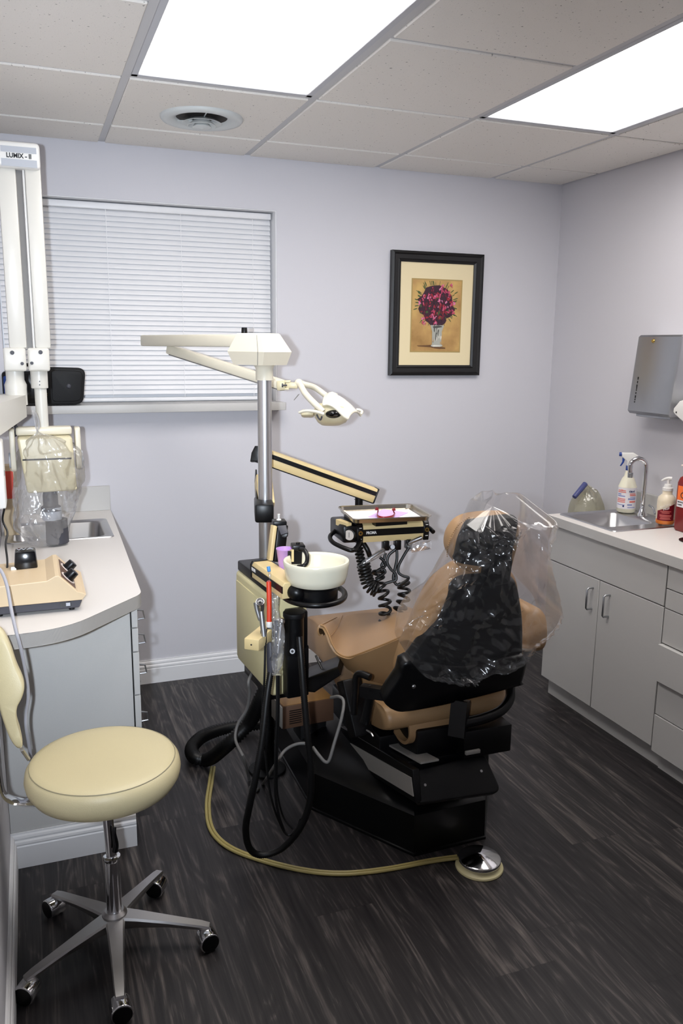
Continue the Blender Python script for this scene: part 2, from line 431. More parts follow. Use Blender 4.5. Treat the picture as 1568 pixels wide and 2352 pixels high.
# ================================================================== THE SETTING
struct(MB().box2((-1.3, -1.0, -0.05), (XR+0.1, YB+0.1, 0)).build('floor', 'floor_planks', smooth=False)).location.z = -0.05
b = MB()   # back wall with the window opening
WX0, WX1, WZ0, WZ1 = -0.09, 1.080, 1.307, 2.150
for a, c in [((-0.25, YB, 0), (WX0, YB+0.1, ZC+0.05)), ((WX1, YB, 0), (XR+0.1, YB+0.1, ZC+0.05)), ((WX0, YB, 0), (WX1, YB+0.1, 1.272)), ((WX0, YB, WZ1), (WX1, YB+0.1, ZC+0.05))]: b.box2(a, c)
struct(b.build('wall_back', 'wall', smooth=False))
struct(MB().box2((XR, -1.0, 0), (XR+0.1, YB, ZC+0.05)).build('wall_right', 'wall', smooth=False))
struct(MB().box2((XL-0.1, 0.75, 0), (XL, YB, ZC+0.05)).build('wall_left', 'wall', smooth=False))
struct(MB().box2((-1.3, 0.65, 0), (XL, 0.75, ZC+0.05)).box2((-1.4, -1.0, 0), (-1.3, 0.75, ZC+0.05)).box2((-1.4, -1.1, 0), (XR+0.1, -1.0, ZC+0.05)).build('wall_front', 'wall', smooth=False))
# ceiling: lay-in tiles hung a little below the bars of the grid
gxs = [GX+GD*i for i in range(-3, 4)]; gys = [YB-GA-GD*i for i in range(0, 8)]
b = MB(); b.box2((-1.4, -1.1, ZC+0.010), (XR+0.1, YB+0.1, ZC+0.05))
xs = [-1.4]+[g for g in gxs if -1.35 < g < XR]+[XR]; ysl = [YB]+[g for g in gys if g > -1.05]+[-1.1]
LIGHTS = [(GX, GX+GD), (GX+2*GD, GX+3*GD)]; LY0, LY1 = YB-GA-3*GD, YB-GA-GD
holes = []
for i in range(len(xs)-1):
    for j in range(len(ysl)-1):
        x0, x1, y1, y0 = xs[i], xs[i+1], ysl[j], ysl[j+1]
        if any(abs(x0-l[0]) < 0.01 for l in LIGHTS) and y1 <= LY1+0.01 and y0 >= LY0-0.01: continue
        b.box2((x0+0.013, y0+0.010, ZC-0.007), (x1-0.013, y1-0.003 if j == 0 else y1-0.010, ZC+0.010), bev=0.003, seg=1)
struct(b.build('ceiling', 'ceiling_tile', smooth=False))
b = MB()
for g in xs[1:-1]: b.box2((g-0.012, -1.0, ZC-0.002), (g+0.012, YB, ZC+0.010))
for g in ysl[1:-1]:
    for i in range(len(xs)-1):
        if LY0+0.01 < g < LY1-0.01 and any(abs(xs[i]-l[0]) < 0.01 for l in LIGHTS): continue
        b.box2((xs[i]+0.012, g-0.009, ZC-0.0015), (xs[i+1]-0.012, g+0.009, ZC+0.010))
struct(b.build('trim_1', 'grid_metal', smooth=False))
# window: frame and pane behind the blind, sill board
b = MB()
for a, c in [((WX0, YB+0.1, WZ0), (WX0+0.03, YB+0.13, WZ1)), ((WX1-0.03, YB+0.1, WZ0), (WX1, YB+0.13, WZ1)), ((WX0, YB+0.1, WZ0), (WX1, YB+0.13, WZ0+0.03)), ((WX0, YB+0.1, WZ1-0.03), (WX1, YB+0.13, WZ1))]: b.box2(a, c)
win = struct(b.build('window_1', 'trim_white', smooth=False))
MB().box2((WX0+0.03, YB+0.113, WZ0+0.03), (WX1-0.03, YB+0.117, WZ1-0.03)).build('pane', 'window_glass', win, smooth=False)
struct(MB().box2((XL, YB-0.095, 1.272), (1.092, YB, 1.307), 0.002).box2((WX0, YB-0.01, 1.272), (WX1, YB+0.1, 1.307)).build('trim_2', 'laminate'))
b = MB()
b.box2((WX1-0.004, YB+0.004, WZ0), (WX1, YB+0.1, WZ1)).box2((WX0, YB+0.004, WZ1-0.003), (WX1-0.004, YB+0.1, WZ1))
struct(b.build('trim_3', 'trim_white', smooth=False))
# baseboards (profiled)
def baseboard(name, a, bb, nrm, h=0.112):
    a, bb, nrm = Vector(a), Vector(bb), Vector(nrm)
    prof = [(0, 0), (0.015, 0), (0.015, h*0.62), (0.013, h*0.655), (0.0145, h*0.70), (0.0135, h*0.76), (0.009, h*0.80), (0.0105, h*0.86), (0.009, h*0.92), (0.005, h*0.955), (0.005, h), (0, h)]
    pts = [a+nrm*(p[0]+0.0005)+Vector((0, 0, p[1])) for p in prof]
    return struct(MB().prism(pts, bb-a).build(name, 'trim_white', angle=25))
baseboard('baseboard_back', (0.25, YB, 0), (XR, YB, 0), (0, -1, 0))
baseboard('baseboard_right', (XR, YB, 0), (XR, 3.02, 0), (-1, 0, 0))
baseboard('baseboard_left', (XL, 0.76, 0), (XL, 2.424, 0), (1, 0, 0))

# ================================================================== CEILING THINGS
def ceiling_light(x0, x1, label):
    t = thing('ceiling_light', label, 'light', ((x0+x1)/2, (LY0+LY1)/2, ZC-0.004), 'recessed fluorescent ceiling panels')
    b = MB(); i = 0.012; fr = 0.022
    for a, c in [((x0+i, LY0+i, 0), (x0+i+fr, LY1-i, 0)), ((x1-i-fr, LY0+i, 0), (x1-i, LY1-i, 0)), ((x0+i, LY0+i, 0), (x1-i, LY0+i+fr, 0)), ((x0+i, LY1-i-fr, 0), (x1-i, LY1-i, 0))]:
        b.box2((a[0], a[1], ZC-0.004), (c[0], c[1], ZC+0.009), 0.002, seg=1)
    b.build('frame', 'fixture_grey', t)
    MB().box2((x0+i+fr*0.9, LY0+i+fr*0.9, ZC+0.002), (x1-i-fr*0.9, LY1-i-fr*0.9, ZC+0.007)).build('diffuser', 'lit_diffuser', t, smooth=False)
ceiling_light(*LIGHTS[0], 'lit white ceiling light panel nearer the window, above the stool and round vent')
ceiling_light(*LIGHTS[1], 'lit white ceiling light panel nearer the right wall, above the sink counter')
VC = P(463, 265, z=ZC)
t = thing('air_vent', 'round white air diffuser vent with stepped cones in a ceiling tile', 'vent', (VC.x, VC.y, ZC-0.02))
MB().lathe([(0.085, 0.004), (0.095, -0.004), (0.10, -0.010), (0.125, -0.016), (0.142, -0.014), (0.148, -0.007), (0.148, -0.001)], (VC.x, VC.y, ZC-0.006)).build('outer_ring', 'vent_white', t, angle=60)
MB().lathe([(0, 0.0), (0.1, 0.0)], (VC.x, VC.y, ZC-0.0075)).build('duct_opening', 'vent_dark', t, smooth=False)
def cone(r0, z0, r1, z1, nm):
    MB().lathe([(r0, z0), (r1, z1), (r1-0.002, z1-0.001), (r0-0.002, z0-0.0008), (r0, z0)], (VC.x, VC.y, ZC-0.008)).build(nm, 'vent_white', t, angle=60)
cone(0.042, -0.002, 0.072, -0.020, 'cone'); cone(0.028, -0.008, 0.052, -0.028, 'cone')
MB().lathe([(0, -0.040), (0.006, -0.038), (0.012, -0.036), (0.034, -0.033), (0.022, -0.016), (0, -0.015)], (VC.x, VC.y, ZC-0.008)).build('centre_cap', 'vent_white', t, angle=60)
b = MB()
for k in range(3):
    a = 2*PI*k/3+0.5
    b.cyl((VC.x, VC.y, ZC-0.018), (VC.x+0.092*math.cos(a), VC.y+0.092*math.sin(a), ZC-0.014), 0.002, n=8)
b.build('spokes', 'vent_white', t)

# ================================================================== WINDOW BLIND
t = thing('window_blind', 'closed white mini blind filling the window behind the lamp arm', 'blind', ((WX0+WX1)/2, YB+0.07, WZ0))
BX0, BX1, BY = WX0+0.006, WX1-0.012, YB+0.072
b = MB(); z = WZ1-0.045; pitch = 0.0215; n = 0
while z > WZ0+0.035:
    ca, sa = math.cos(math.radians(64)), math.sin(math.radians(64)); rows = []
    for k in range(7):
        u = (k/6-0.5)*0.0255; h = 0.0022*(1-(2*k/6-1)**2)
        rows.append([(x, BY-u*ca-h*sa, z-u*sa+h*ca) for x in (BX0, (BX0+BX1)/2, BX1)])
    b.sheet(rows); z -= pitch
b.build('slats', 'blind', t)
MB().box2((BX0, YB+0.05, WZ1-0.034), (BX1, YB+0.082, WZ1-0.008), 0.003).build('headrail', 'blind', t)
MB().box2((BX0, BY-0.012, WZ0+0.004), (BX1, BY+0.012, WZ0+0.020), 0.004).build('bottom_rail', 'blind', t)
for px in (252, 420, 582):
    q = P(px, 700, y=BY-0.02)
    MB().box((q.x, BY-0.0165, (WZ0+WZ1)/2-0.005), (0.0022, 0.0012, WZ1-WZ0-0.05)).build('ladder_cord', 'trim_white', t)

# ================================================================== FRAMED PICTURE
PX0, PX1, PZ0, PZ1 = 1.636, 2.129, 1.424, 2.008
t = thing('framed_picture', 'black framed flower print with wide cream mat on the back wall', 'picture', ((PX0+PX1)/2, YB-0.012, PZ0))
def rect_frame(x0, x1, z0, z1, wd, ya, yb_, bev):
    b = MB()
    outer = [(x0, z0), (x1, z0), (x1, z1), (x0, z1)]
    prof = [(0, ya), (0, yb_), (wd*0.22, yb_-0.004), (wd*0.34, yb_+0.002), (wd*0.72, yb_+0.006), (wd*0.8, yb_+0.003), (wd, yb_+0.008), (wd, ya)]
    rings = []
    for d, y in prof:
        rings.append([(x0+d, y, z0+d), (x1-d, y, z0+d), (x1-d, y, z1-d), (x0+d, y, z1-d)])
    rings.append(rings[0])
    b.loft(rings, cap=False); return b
rect_frame(PX0, PX1, PZ0, PZ1, 0.050, YB-0.002, YB-0.026, 0).build('frame', 'frame_black', t, angle=20)
MB().box2((PX0+0.045, YB-0.012, PZ0+0.045), (PX1-0.045, YB-0.003, PZ1-0.045)).build('mat_board', 'mat_board', t, smooth=False)
AX0, AX1, AZ0, AZ1 = PX0+0.116, PX1-0.114, PZ0+0.118, PZ1-0.130
def make_art_bg():
    m = mat('art_ground', (196, 160, 96), 0.6); nt, N, L = nodes_of(m); bb = N['Principled BSDF']
    tc = N.new('ShaderNodeTexCoord'); n = N.new('ShaderNodeTexNoise'); n.inputs['Scale'].default_value = 7; n.inputs['Detail'].default_value = 6
    L.new(tc.outputs['Object'], n.inputs['Vector']); cr = N.new('ShaderNodeValToRGB'); e = cr.color_ramp.elements
    e[0].position = 0.3; e[0].color = (*lin((150, 112, 60)), 1); e[1].position = 0.72; e[1].color = (*lin((222, 186, 112)), 1)
    k = e.new(0.5); k.color = (*lin((190, 150, 92)), 1)
    L.new(n.outputs['Fac'], cr.inputs['Fac']); L.new(cr.outputs['Color'], bb.inputs['Base Color'])
make_art_bg()
ART = ['art_ground', 'art_line']
for nm, c in [('art_wine', (104, 24, 44)), ('art_dark', (58, 26, 44)), ('art_rose', (196, 70, 104)), ('art_pink', (222, 128, 168)), ('art_red', (160, 36, 52)), ('art_leaf', (66, 88, 46)), ('art_glass', (176, 176, 166)), ('art_glass_dark', (84, 84, 80)), ('art_shade', (104, 70, 40)), ('art_white', (228, 226, 214))]:
    mat(nm, c, 0.6); ART.append(nm)
b = MB(); AY = YB-0.0135
def arect(x0, x1, z0, z1, y): b.poly([(x0, y, z0), (x1, y, z0), (x1, y, z1), (x0, y, z1)])
b.mi = 1; arect(AX0-0.006, AX1+0.006, AZ0-0.006, AZ1+0.006, AY+0.0005)
b.mi = 0; arect(AX0, AX1, AZ0, AZ1, AY)
aw, ah = AX1-AX0, AZ1-AZ0
def A(u, v, k=0): return (AX0+u*aw, AY-0.0003-0.00002*k, AZ0+v*ah)
lay = [0]
def blob(u, v, ru, rv, mi, jag=0.35, n=9, rot=0):
    lay[0] += 1; b.mi = mi; pts = []
    for k in range(n):
        a = 2*PI*k/n; r = 1+random.uniform(-jag, jag)
        du, dv = ru*r*math.cos(a), rv*r*math.sin(a); c, s_ = math.cos(rot), math.sin(rot)
        pts.append(A(min(0.99, max(0.01, u+du*c-dv*s_*0.7)), min(0.99, max(0.01, v+du*s_*1.0+dv*c)), lay[0]*0.4))
    b.poly(pts)
blob(0.40, 0.07, 0.30, 0.02, 10); blob(0.55, 0.05, 0.16, 0.018, 10)
for k in range(46):   # leaves around the bouquet
    a = random.uniform(-0.3, PI+0.3) if k < 34 else random.uniform(PI, 2*PI)
    r = random.uniform(0.36, 0.45); u, v = 0.50+r*math.cos(a)*1.02, 0.67+r*math.sin(a)*0.74
    blob(u, v, 0.045, 0.008, 7, 0.25, 7, math.atan2(math.sin(a)*0.8, math.cos(a)))
blob(0.5, 0.66, 0.37, 0.26, 3, 0.12, 26); blob(0.5, 0.44, 0.20, 0.09, 3, 0.1, 14)
# vase
b.mi = 8; lay[0] += 2; b.poly([A(0.38, 0.37, 70), A(0.665, 0.37, 70), A(0.62, 0.28, 70), A(0.615, 0.10, 70), A(0.65, 0.075, 70), A(0.60, 0.06, 70), A(0.45, 0.06, 70), A(0.40, 0.075, 70), A(0.425, 0.10, 70), A(0.42, 0.28, 70)])
lay[0] = 200
for k in range(22): blob(random.uniform(0.43, 0.61), random.uniform(0.10, 0.33), 0.012, random.uniform(0.02, 0.06), random.choice([9, 9, 11, 8, 0]), 0.3, 7)
blob(0.52, 0.075, 0.10, 0.012, 11); blob(0.52, 0.345, 0.11, 0.018, 9)
for k in range(210):   # blossoms
    a = random.uniform(0, 2*PI); r = math.sqrt(random.random()); u, v = 0.50+r*0.37*math.cos(a), 0.665+r*0.255*math.sin(a)
    lightside = (v > 0.55 and random.random() < 0.45)
    mi = random.choice([4, 5, 4, 6]) if lightside else random.choice([2, 2, 3, 6, 2, 3, 7])
    blob(u, v, random.uniform(0.012, 0.035), random.uniform(0.009, 0.024), mi, 0.5, 8, random.uniform(0, PI))
for u, v in [(0.36, 0.74), (0.44, 0.76), (0.50, 0.78), (0.41, 0.50), (0.45, 0.47), (0.80, 0.66), (0.84, 0.55), (0.60, 0.92), (0.78, 0.93), (0.24, 0.40), (0.22, 0.46), (0.48, 0.40)]:
    for k in range(7): blob(u+random.uniform(-0.03, 0.03), v+random.uniform(-0.02, 0.02), 0.02, 0.009, random.choice([4, 5, 4]), 0.4, 7, random.uniform(0, PI))
b.build('print', ART, t, smooth=False)

# ================================================================== RIGHT COUNTER, CABINETS, SINK
RX, RY1, RY0, RH = 2.105, 3.005, 0.9, 0.845
t = thing('countertop', 'long pale laminate countertop with a sink along the right wall', 'countertop', ((RX+XR)/2, (RY0+RY1)/2, RH-0.04))
SX0, SX1, SY0, SY1 = 2.160, 2.530, 2.625, 2.985     # sink cut-out
b = MB()
for a, c in [((RX, RY0, RH-0.04), (SX0, RY1, RH)), ((SX1, RY0, RH-0.04), (XR-0.001, RY1, RH)), ((SX0, RY0, RH-0.04), (SX1, SY0, RH)), ((SX0, SY1, RH-0.04), (SX1, RY1, RH))]: b.box2(a, c)
b.build('worktop', 'laminate_top', t, smooth=False)
MB().box2((RX-0.0012, RY0, RH-0.0385), (RX+0.001, RY1, RH-0.001)).box2((RX, RY1-0.001, RH-0.0385), (XR-0.001, RY1+0.0012, RH-0.001)).build('edge_band', 'laminate', t, smooth=False)
MB().box2((XR-0.02, RY0, RH), (XR-0.001, RY1, RH+0.085), 0.0015, seg=1).build('backsplash', 'laminate', t)
def handle(par, p, q, out, r=0.0042, stand=0.03):
    p, q, out = Vector(p), Vector(q), Vector(out); c = (q-p)*0.06
    return MB().tube([p, p+out*stand*0.8, p+out*stand+c, q+out*stand-c, q+out*stand*0.8, q], r, n=8, res=5, smooth=False).build('handle', 'steel_brushed', par, angle=60)
FX = 2.122
t = thing('sink_cabinet', 'grey two-door base cabinet under the sink', 'cabinet', (2.34, 2.64, 0))
MB().box2((FX+0.019, 2.272, 0.095), (XR-0.002, 3.0, RH-0.150)).box2((FX+0.019, 2.984, RH-0.150), (XR-0.002, 3.0, RH-0.041)).box2((FX+0.019, 2.272, RH-0.150), (XR-0.002, 2.288, RH-0.041)).box2((FX+0.019, 2.272, RH-0.150), (FX+0.030, 3.0, RH-0.041)).build('body', 'laminate', t, smooth=False)
MB().box2((2.166, 2.272, 0.0), (XR-0.002, 3.0, 0.094)).build('toe_kick', 'laminate', t, smooth=False)
MB().box2((FX, 2.276, 0.645), (FX+0.018, 2.999, RH-0.046), 0.001, seg=1).build('front_panel', 'laminate', t)
for y0, y1, hy in [(2.276, 2.639, 2.572), (2.643, 2.999, 2.678)]:
    dd = MB().box2((FX, y0, 0.092), (FX+0.018, y1, 0.640), 0.001, seg=1).build('door', 'laminate', t)
    handle(dd, (FX, hy, 0.600), (FX, hy, 0.510), (-1, 0, 0))
t = thing('drawer_cabinet', 'grey drawer base cabinet at the right edge with one drawer ajar', 'cabinet', (2.34, 1.6, 0))
MB().box2((FX+0.019, 0.95, 0.075), (XR-0.002, 2.268, RH-0.041)).build('body', 'laminate', t, smooth=False)
MB().box2((2.160, 0.95, 0.0), (XR-0.002, 2.270, 0.074)).build('toe_kick', 'laminate', t, smooth=False)
for z0, z1, out in [(0.716, 0.799, 0), (0.642, 0.712, 0), (0.508, 0.638, 0), (0.362, 0.503, 0.016), (0.228, 0.358, 0.0), (0.078, 0.224, 0.003)]:
    dd = MB().box2((FX-out, 1.55, z0), (FX+0.018, 2.270, z1), 0.001, seg=1).build('drawer', 'laminate', t)
    handle(dd, (FX-out, 1.86, (z0+z1)/2), (FX-out, 1.95, (z0+z1)/2), (-1, 0, 0))
# sink
def sink(name, label, x0, x1, y0, y1, bx0, bx1, by0, by1, zt, depth, zb=None):
    t = thing(name, label, 'sink', ((x0+x1)/2, (y0+y1)/2, zt-depth))
    def rr(ax0, ax1, ay0, ay1, r, z, n=6):
        out = []
        for cx, cy, a0 in [(ax1-r, ay1-r, 0), (ax0+r, ay1-r, 90), (ax0+r, ay0+r, 180), (ax1-r, ay0+r, 270)]:
            for k in range(n+1):
                a = math.radians(a0+90*k/n); out.append((cx+r*math.cos(a), cy+r*math.sin(a), z))
        return out
    b = MB()
    b.loft([rr(x0, x1, y0, y1, 0.02, zt+0.0005), rr(x0+0.002, x1-0.002, y0+0.002, y1-0.002, 0.02, zt+0.004), rr(x0+0.008, x1-0.008, y0+0.008, y1-0.008, 0.018, zt+0.004), rr(x0+0.012, x1-0.012, y0+0.012, y1-0.012, 0.016, zt+0.002),
            rr(bx0-0.006, bx1+0.006, by0-0.006, by1+0.006, 0.04, zt+0.002), rr(bx0, bx1, by0, by1, 0.04, zt-0.004), rr(bx0+0.006, bx1-0.006, by0+0.006, by1-0.006, 0.045, zt-depth*0.8), rr(bx0+0.03, bx1-0.03, by0+0.03, by1-0.03, 0.04, zt-depth)], cap=False)
    q = rr(bx0+0.03, bx1-0.03, by0+0.03, by1-0.03, 0.04, zt-depth); b.poly(q)
    b.build('basin', 'steel', t, angle=50)
    c = ((bx0+bx1)/2, (by0+by1)/2, zt-depth+0.001)
    MB().lathe([(0.032, 0.0), (0.030, 0.004), (0.022, 0.001), (0, 0.001)], c).build('drain', 'chrome', t)
sink('sink', 'stainless steel sink set in the right-hand counter', SX0-0.008, SX1+0.008, SY0-0.008, SY1+0.008, 2.180, 2.425, 2.700, 2.955, RH, 0.14)
# faucet
fb = P(1463, 1186, z=RH+0.003); fb = Vector((2.475, fb.y, RH+0.003))
t = thing('faucet', 'chrome gooseneck faucet arching over the right-hand sink', 'faucet', fb)
MB().lathe([(0, 0), (0.022, 0), (0.021, 0.010), (0.015, 0.020), (0.013, 0.030), (0.010, 0.034), (0.010, 0.055), (0, 0.055)], fb).build('base', 'chrome', t)
pts = [fb+Vector((0, 0, 0.04)), fb+Vector((0, 0, 0.13)), fb+Vector((0.0, 0, 0.205))]
rr_ = 0.035; dirv = Vector((-0.93, 0.36, 0)).normalized()
for k in range(1, 10):
    a = PI*k/10*1.06; pts.append(fb+Vector((0, 0, 0.215))+dirv*(rr_-rr_*math.cos(a))+Vector((0, 0, rr_*1.05*math.sin(a))))
e = pts[-1]; pts += [e+Vector((0, 0, -0.035))+dirv*-0.004]
MB().tube(pts, 0.0100, n=14, res=4).build('spout', 'chrome', t)
MB().cyl(pts[-1]+Vector((0, 0, 0.006)), pts[-1]+Vector((0, 0, -0.016)), 0.0115, 0.0105, bev=0.001).build('aerator', 'steel_brushed', t)
hb = fb+Vector((-0.005, -0.108, 0.0))
MB().lathe([(0, 0), (0.015, 0), (0.014, 0.012), (0.011, 0.02), (0.012, 0.045), (0.015, 0.055), (0.013, 0.065), (0, 0.068)], hb).build('valve', 'chrome', t)
MB().tube([hb+Vector((0, 0, 0.056)), hb+Vector((-0.004, 0.02, 0.028)), hb+Vector((-0.006, 0.032, 0.050)), hb+Vector((-0.006, 0.058, 0.058))], 0.004, n=8).build('lever', 'steel_brushed', t)
# spray bottle
sb = Vector((2.462, 2.925, RH+0.0065))
t = thing('spray_bottle', 'white spray bottle with blue trigger nozzle behind the faucet', 'bottle', sb)
MB().lathe([(0, 0), (0.036, 0), (0.040, 0.004), (0.040, 0.112), (0.039, 0.116), (0.037, 0.120), (0.026, 0.150), (0.018, 0.160), (0.0165, 0.172), (0.013, 0.186), (0.012, 0.205), (0, 0.205)], sb).build('bottle', 'bottle_white', t, angle=50)
nrm = (CAM-sb); nrm.z = 0; nrm.normalize(); side = Vector((-nrm.y, nrm.x, 0))
if side.dot(RT) < 0: side = -side
def curved_label(par, name, c, r, a0, a1, z0, z1, m, dirn, n=14):
    sd = Vector((-dirn.y, dirn.x, 0)); sd = sd if sd.dot(RT) > 0 else -sd
    g = []
    for z_ in (z0, z1):
        g.append([c+(dirn*math.cos(math.radians(a0+(a1-a0)*k/n))+sd*math.sin(math.radians(a0+(a1-a0)*k/n)))*r+Vector((0, 0, z_)) for k in range(n+1)])
    return MB().sheet(g).build(name, m, par)
curved_label(t, 'label', sb, 0.0404, -85, 85, 0.018, 0.112, 'label_white', nrm)
b = MB()
def strip(c, r, dirn, a0, a1, z0, z1, bb):
    sd = Vector((-dirn.y, dirn.x, 0)); sd = sd if sd.dot(RT) > 0 else -sd
    g = [[c+(dirn*math.cos(math.radians(a0+(a1-a0)*k/6))+sd*math.sin(math.radians(a0+(a1-a0)*k/6)))*r+Vector((0, 0, z_)) for k in range(7)] for z_ in (z0, z1)]
    bb.sheet(g)
for a0, a1, z0, z1, mi in [(-62, -8, 0.097, 0.101, 0), (-66, -6, 0.090, 0.094, 0), (-64, -36, 0.080, 0.085, 1), (-64, -10, 0.072, 0.077, 1), (-66, -8, 0.060, 0.064, 0), (-68, -8, 0.053, 0.057, 0), (-68, -8, 0.046, 0.050, 0), (-66, -10, 0.034, 0.037, 1), (-22, -12, 0.026, 0.034, 2),
                            (16, 58, 0.084, 0.088, 0), (18, 64, 0.077, 0.082, 0), (20, 60, 0.070, 0.073, 1), (8, 60, 0.060, 0.067, 1), (18, 62, 0.047, 0.055, 0), (6, 36, 0.034, 0.040, 1), (8, 60, 0.024, 0.027, 1)]:
    b.mi = mi; strip(sb, 0.0408, nrm, a0, a1, z0, z1, b)
b.build('print_lines', ['ink_red', 'ink_blue', 'ink_navy'], t)
text('lettering', 'cavi', 0.016, 'ink_navy', t, sb+nrm*0.0405+side*0.008+Vector((0, 0, 0.098)), side-nrm*0.35, (0, 0, 1), bold=0.0003)
text('lettering', 'cavi', 0.009, 'ink_red', t, sb+nrm*0.034-side*0.0275+Vector((0, 0, 0.103)), side+nrm*0.9, (0, 0, 1))
MB().cyl(sb+Vector((0, 0, 0.186)), sb+Vector((0, 0, 0.207)), 0.0145, bev=0.001).build('collar', 'navy_plastic', t)
hd = (-side).normalized()
z0 = sb+Vector((0, 0, 0.205))
def hp(u, v): return z0+hd*u+Vector((0, 0, v))+nrm*-0.010
MB().prism([hp(-0.010, 0), hp(0.011, 0), hp(0.012, 0.022), hp(0.034, 0.040), hp(0.036, 0.058), hp(-0.012, 0.060), hp(-0.034, 0.047), hp(-0.016, 0.030)], nrm*0.020, 0.004).build('trigger_head', 'white_plastic', t)
MB().cyl(z0+hd*0.034+Vector((0, 0, 0.050)), z0+hd*0.046+Vector((0, 0, 0.050)), 0.009, bev=0.002).build('nozzle', 'navy_plastic', t)
MB().prism([hp(0.019, 0.034)+nrm*0.004, hp(0.032, 0.036)+nrm*0.004, hp(0.031, 0.018)+nrm*0.004, hp(0.040, -0.002)+nrm*0.004, hp(0.034, -0.002)+nrm*0.004, hp(0.024, 0.014)+nrm*0.004], nrm*0.012, 0.002).build('trigger', 'navy_plastic', t)
# soap pump bottle
so = Vector((2.455, 2.672, RH+0.0065))
t = thing('soap_bottle', 'translucent pump bottle of orange soap with maroon label', 'bottle', so)
MB().lathe([(0, 0), (0.034, 0), (0.037, 0.004), (0.0372, 0.020)], so, scale=(1, 1)).build('soap', 'soap_orange', t)
MB().lathe([(0.0372, 0.020), (0.037, 0.095), (0.034, 0.110), (0.024, 0.120), (0.020, 0.124), (0.020, 0.138), (0, 0.138)], so).build('bottle', 'soap_clear', t, angle=50)
nr2 = (CAM-so); nr2.z = 0; nr2.normalize(); sd2 = Vector((-nr2.y, nr2.x, 0)); sd2 = sd2 if sd2.dot(RT) > 0 else -sd2
b = MB(); n = 16; rows = [[], []]
for k in range(n+1):
    a = math.radians(-58+116*k/n); q = so+(nr2*math.cos(a)+sd2*math.sin(a))*0.0376
    rows[0].append(q+Vector((0, 0, 0.016))); rows[1].append(q+Vector((0, 0, 0.055+0.032*(0.5+0.5*math.sin(a)/math.sin(math.radians(58))))))
b.sheet(rows); b.build('label', 'maroon', t)
text('lettering', 'CHOICE', 0.0115, 'ink_white', t, so+nr2*0.0378+Vector((0, 0, 0.079))+sd2*-0.002, sd2+Vector((0, 0, 0.35)), (0, 0, 1), 'CENTER')
text('lettering', 'PREP', 0.0125, 'ink_white', t, so+nr2*0.0380+Vector((0, 0, 0.067))+sd2*0.002, sd2+Vector((0, 0, 0.35)), (0, 0, 1), 'CENTER')
b = MB()
for z_, hw in [(0.054, 34), (0.048, 24), (0.038, 38), (0.033, 36), (0.027, 30), (0.022, 34)]: strip(so, 0.0379, nr2, -hw, hw, z_, z_+0.0022, b)
b.build('print_lines', 'ink_red', t)
MB().lathe([(0, 0.138), (0.021, 0.138), (0.021, 0.150), (0.017, 0.152), (0.014, 0.164), (0.006, 0.166), (0.006, 0.185), (0, 0.185)], so).build('pump_collar', 'white_plastic', t)
pz = so+Vector((0, 0, 0.182))
MB().tube([pz+sd2*0.012+Vector((0, 0, 0.006)), pz+Vector((0, 0, 0.007)), pz-sd2*0.014+Vector((0, 0, 0.003)), pz-sd2*0.026+Vector((0, 0, -0.005))], 0.006, n=10, radf=lambda u: 0.0085-0.0045*u).build('pump_head', 'white_plastic', t)
# sharps container
q = P(1546, 1217, z=RH+0.001)
cx, cy = q.x+0.062, q.y-0.050
t = thing('sharps_container', 'dark red sharps container with orange biohazard label at the right edge', 'container', (cx, cy, RH+0.001))
sw = 0.062
b = MB(); rings = []
for z_, k in [(0, 0.90), (0.006, 0.97), (0.16, 1.0), (0.195, 0.99), (0.215, 0.90), (0.224, 0.72)]:
    ring = []
    for c0, c1, a0 in [(1, 1, 0), (-1, 1, 90), (-1, -1, 180), (1, -1, 270)]:
        for j in range(5):
            a = math.radians(a0+90*j/4); r = 0.018
            ring.append((cx+(c0*(sw-r)+r*math.cos(a))*k, cy+(c1*(sw-r)+r*math.sin(a))*k, RH+0.001+z_))
    rings.append(ring)
b.loft(rings).build('body', 'sharps_red', t)
fxp = cx-sw-0.0006     # the side facing the aisle (-x) carries the label
MB().box2((fxp-0.0005, cy-0.040, RH+0.128), (fxp+0.0006, cy+0.044, RH+0.185)).build('orange_label', 'label_orange', t, smooth=False)
MB().box2((fxp-0.0005, cy-0.040, RH+0.100), (fxp+0.0006, cy+0.044, RH+0.1275)).build('white_label', 'label_white', t, smooth=False)
b = MB(); bc = Vector((fxp-0.001, cy+0.004, RH+0.155))
for k in range(3):   # biohazard trefoil
    a = PI/2+2*PI*k/3; c = bc+Vector((0, math.cos(a)*0.0115, math.sin(a)*0.0115))
    pts = []
    for j in range(13):
        aa = a+math.radians(-140+280*j/12)
        pts.append(c+Vector((0, math.cos(aa)*0.011, math.sin(aa)*0.011)))
    b.tube(pts, 0.0016, n=6, smooth=False)
pts = [bc+Vector((0, math.cos(2*PI*j/20)*0.010, math.sin(2*PI*j/20)*0.010)) for j in range(20)]
b.tube(pts, 0.0011, n=6, smooth=False, closed=True)
b.build('biohazard_symbol', 'ink_black', t)
text('lettering', 'BIOHAZARD', 0.008, 'ink_black', t, (fxp-0.0006, cy+0.040, RH+0.120), (0, -1, 0), (0, 0, 1))
text('lettering', 'SHARPS', 0.007, 'ink_black', t, (fxp-0.0006, cy+0.040, RH+0.109), (0, -1, 0), (0, 0, 1))
MB().cyl((cx, cy, RH+0.222), (cx, cy, RH+0.262), 0.022).build('neck', 'sharps_red', t)
MB().box((cx, cy, RH+0.264), (0.10, 0.11, 0.006), 0.002).build('lid', 'pale_pink', t)
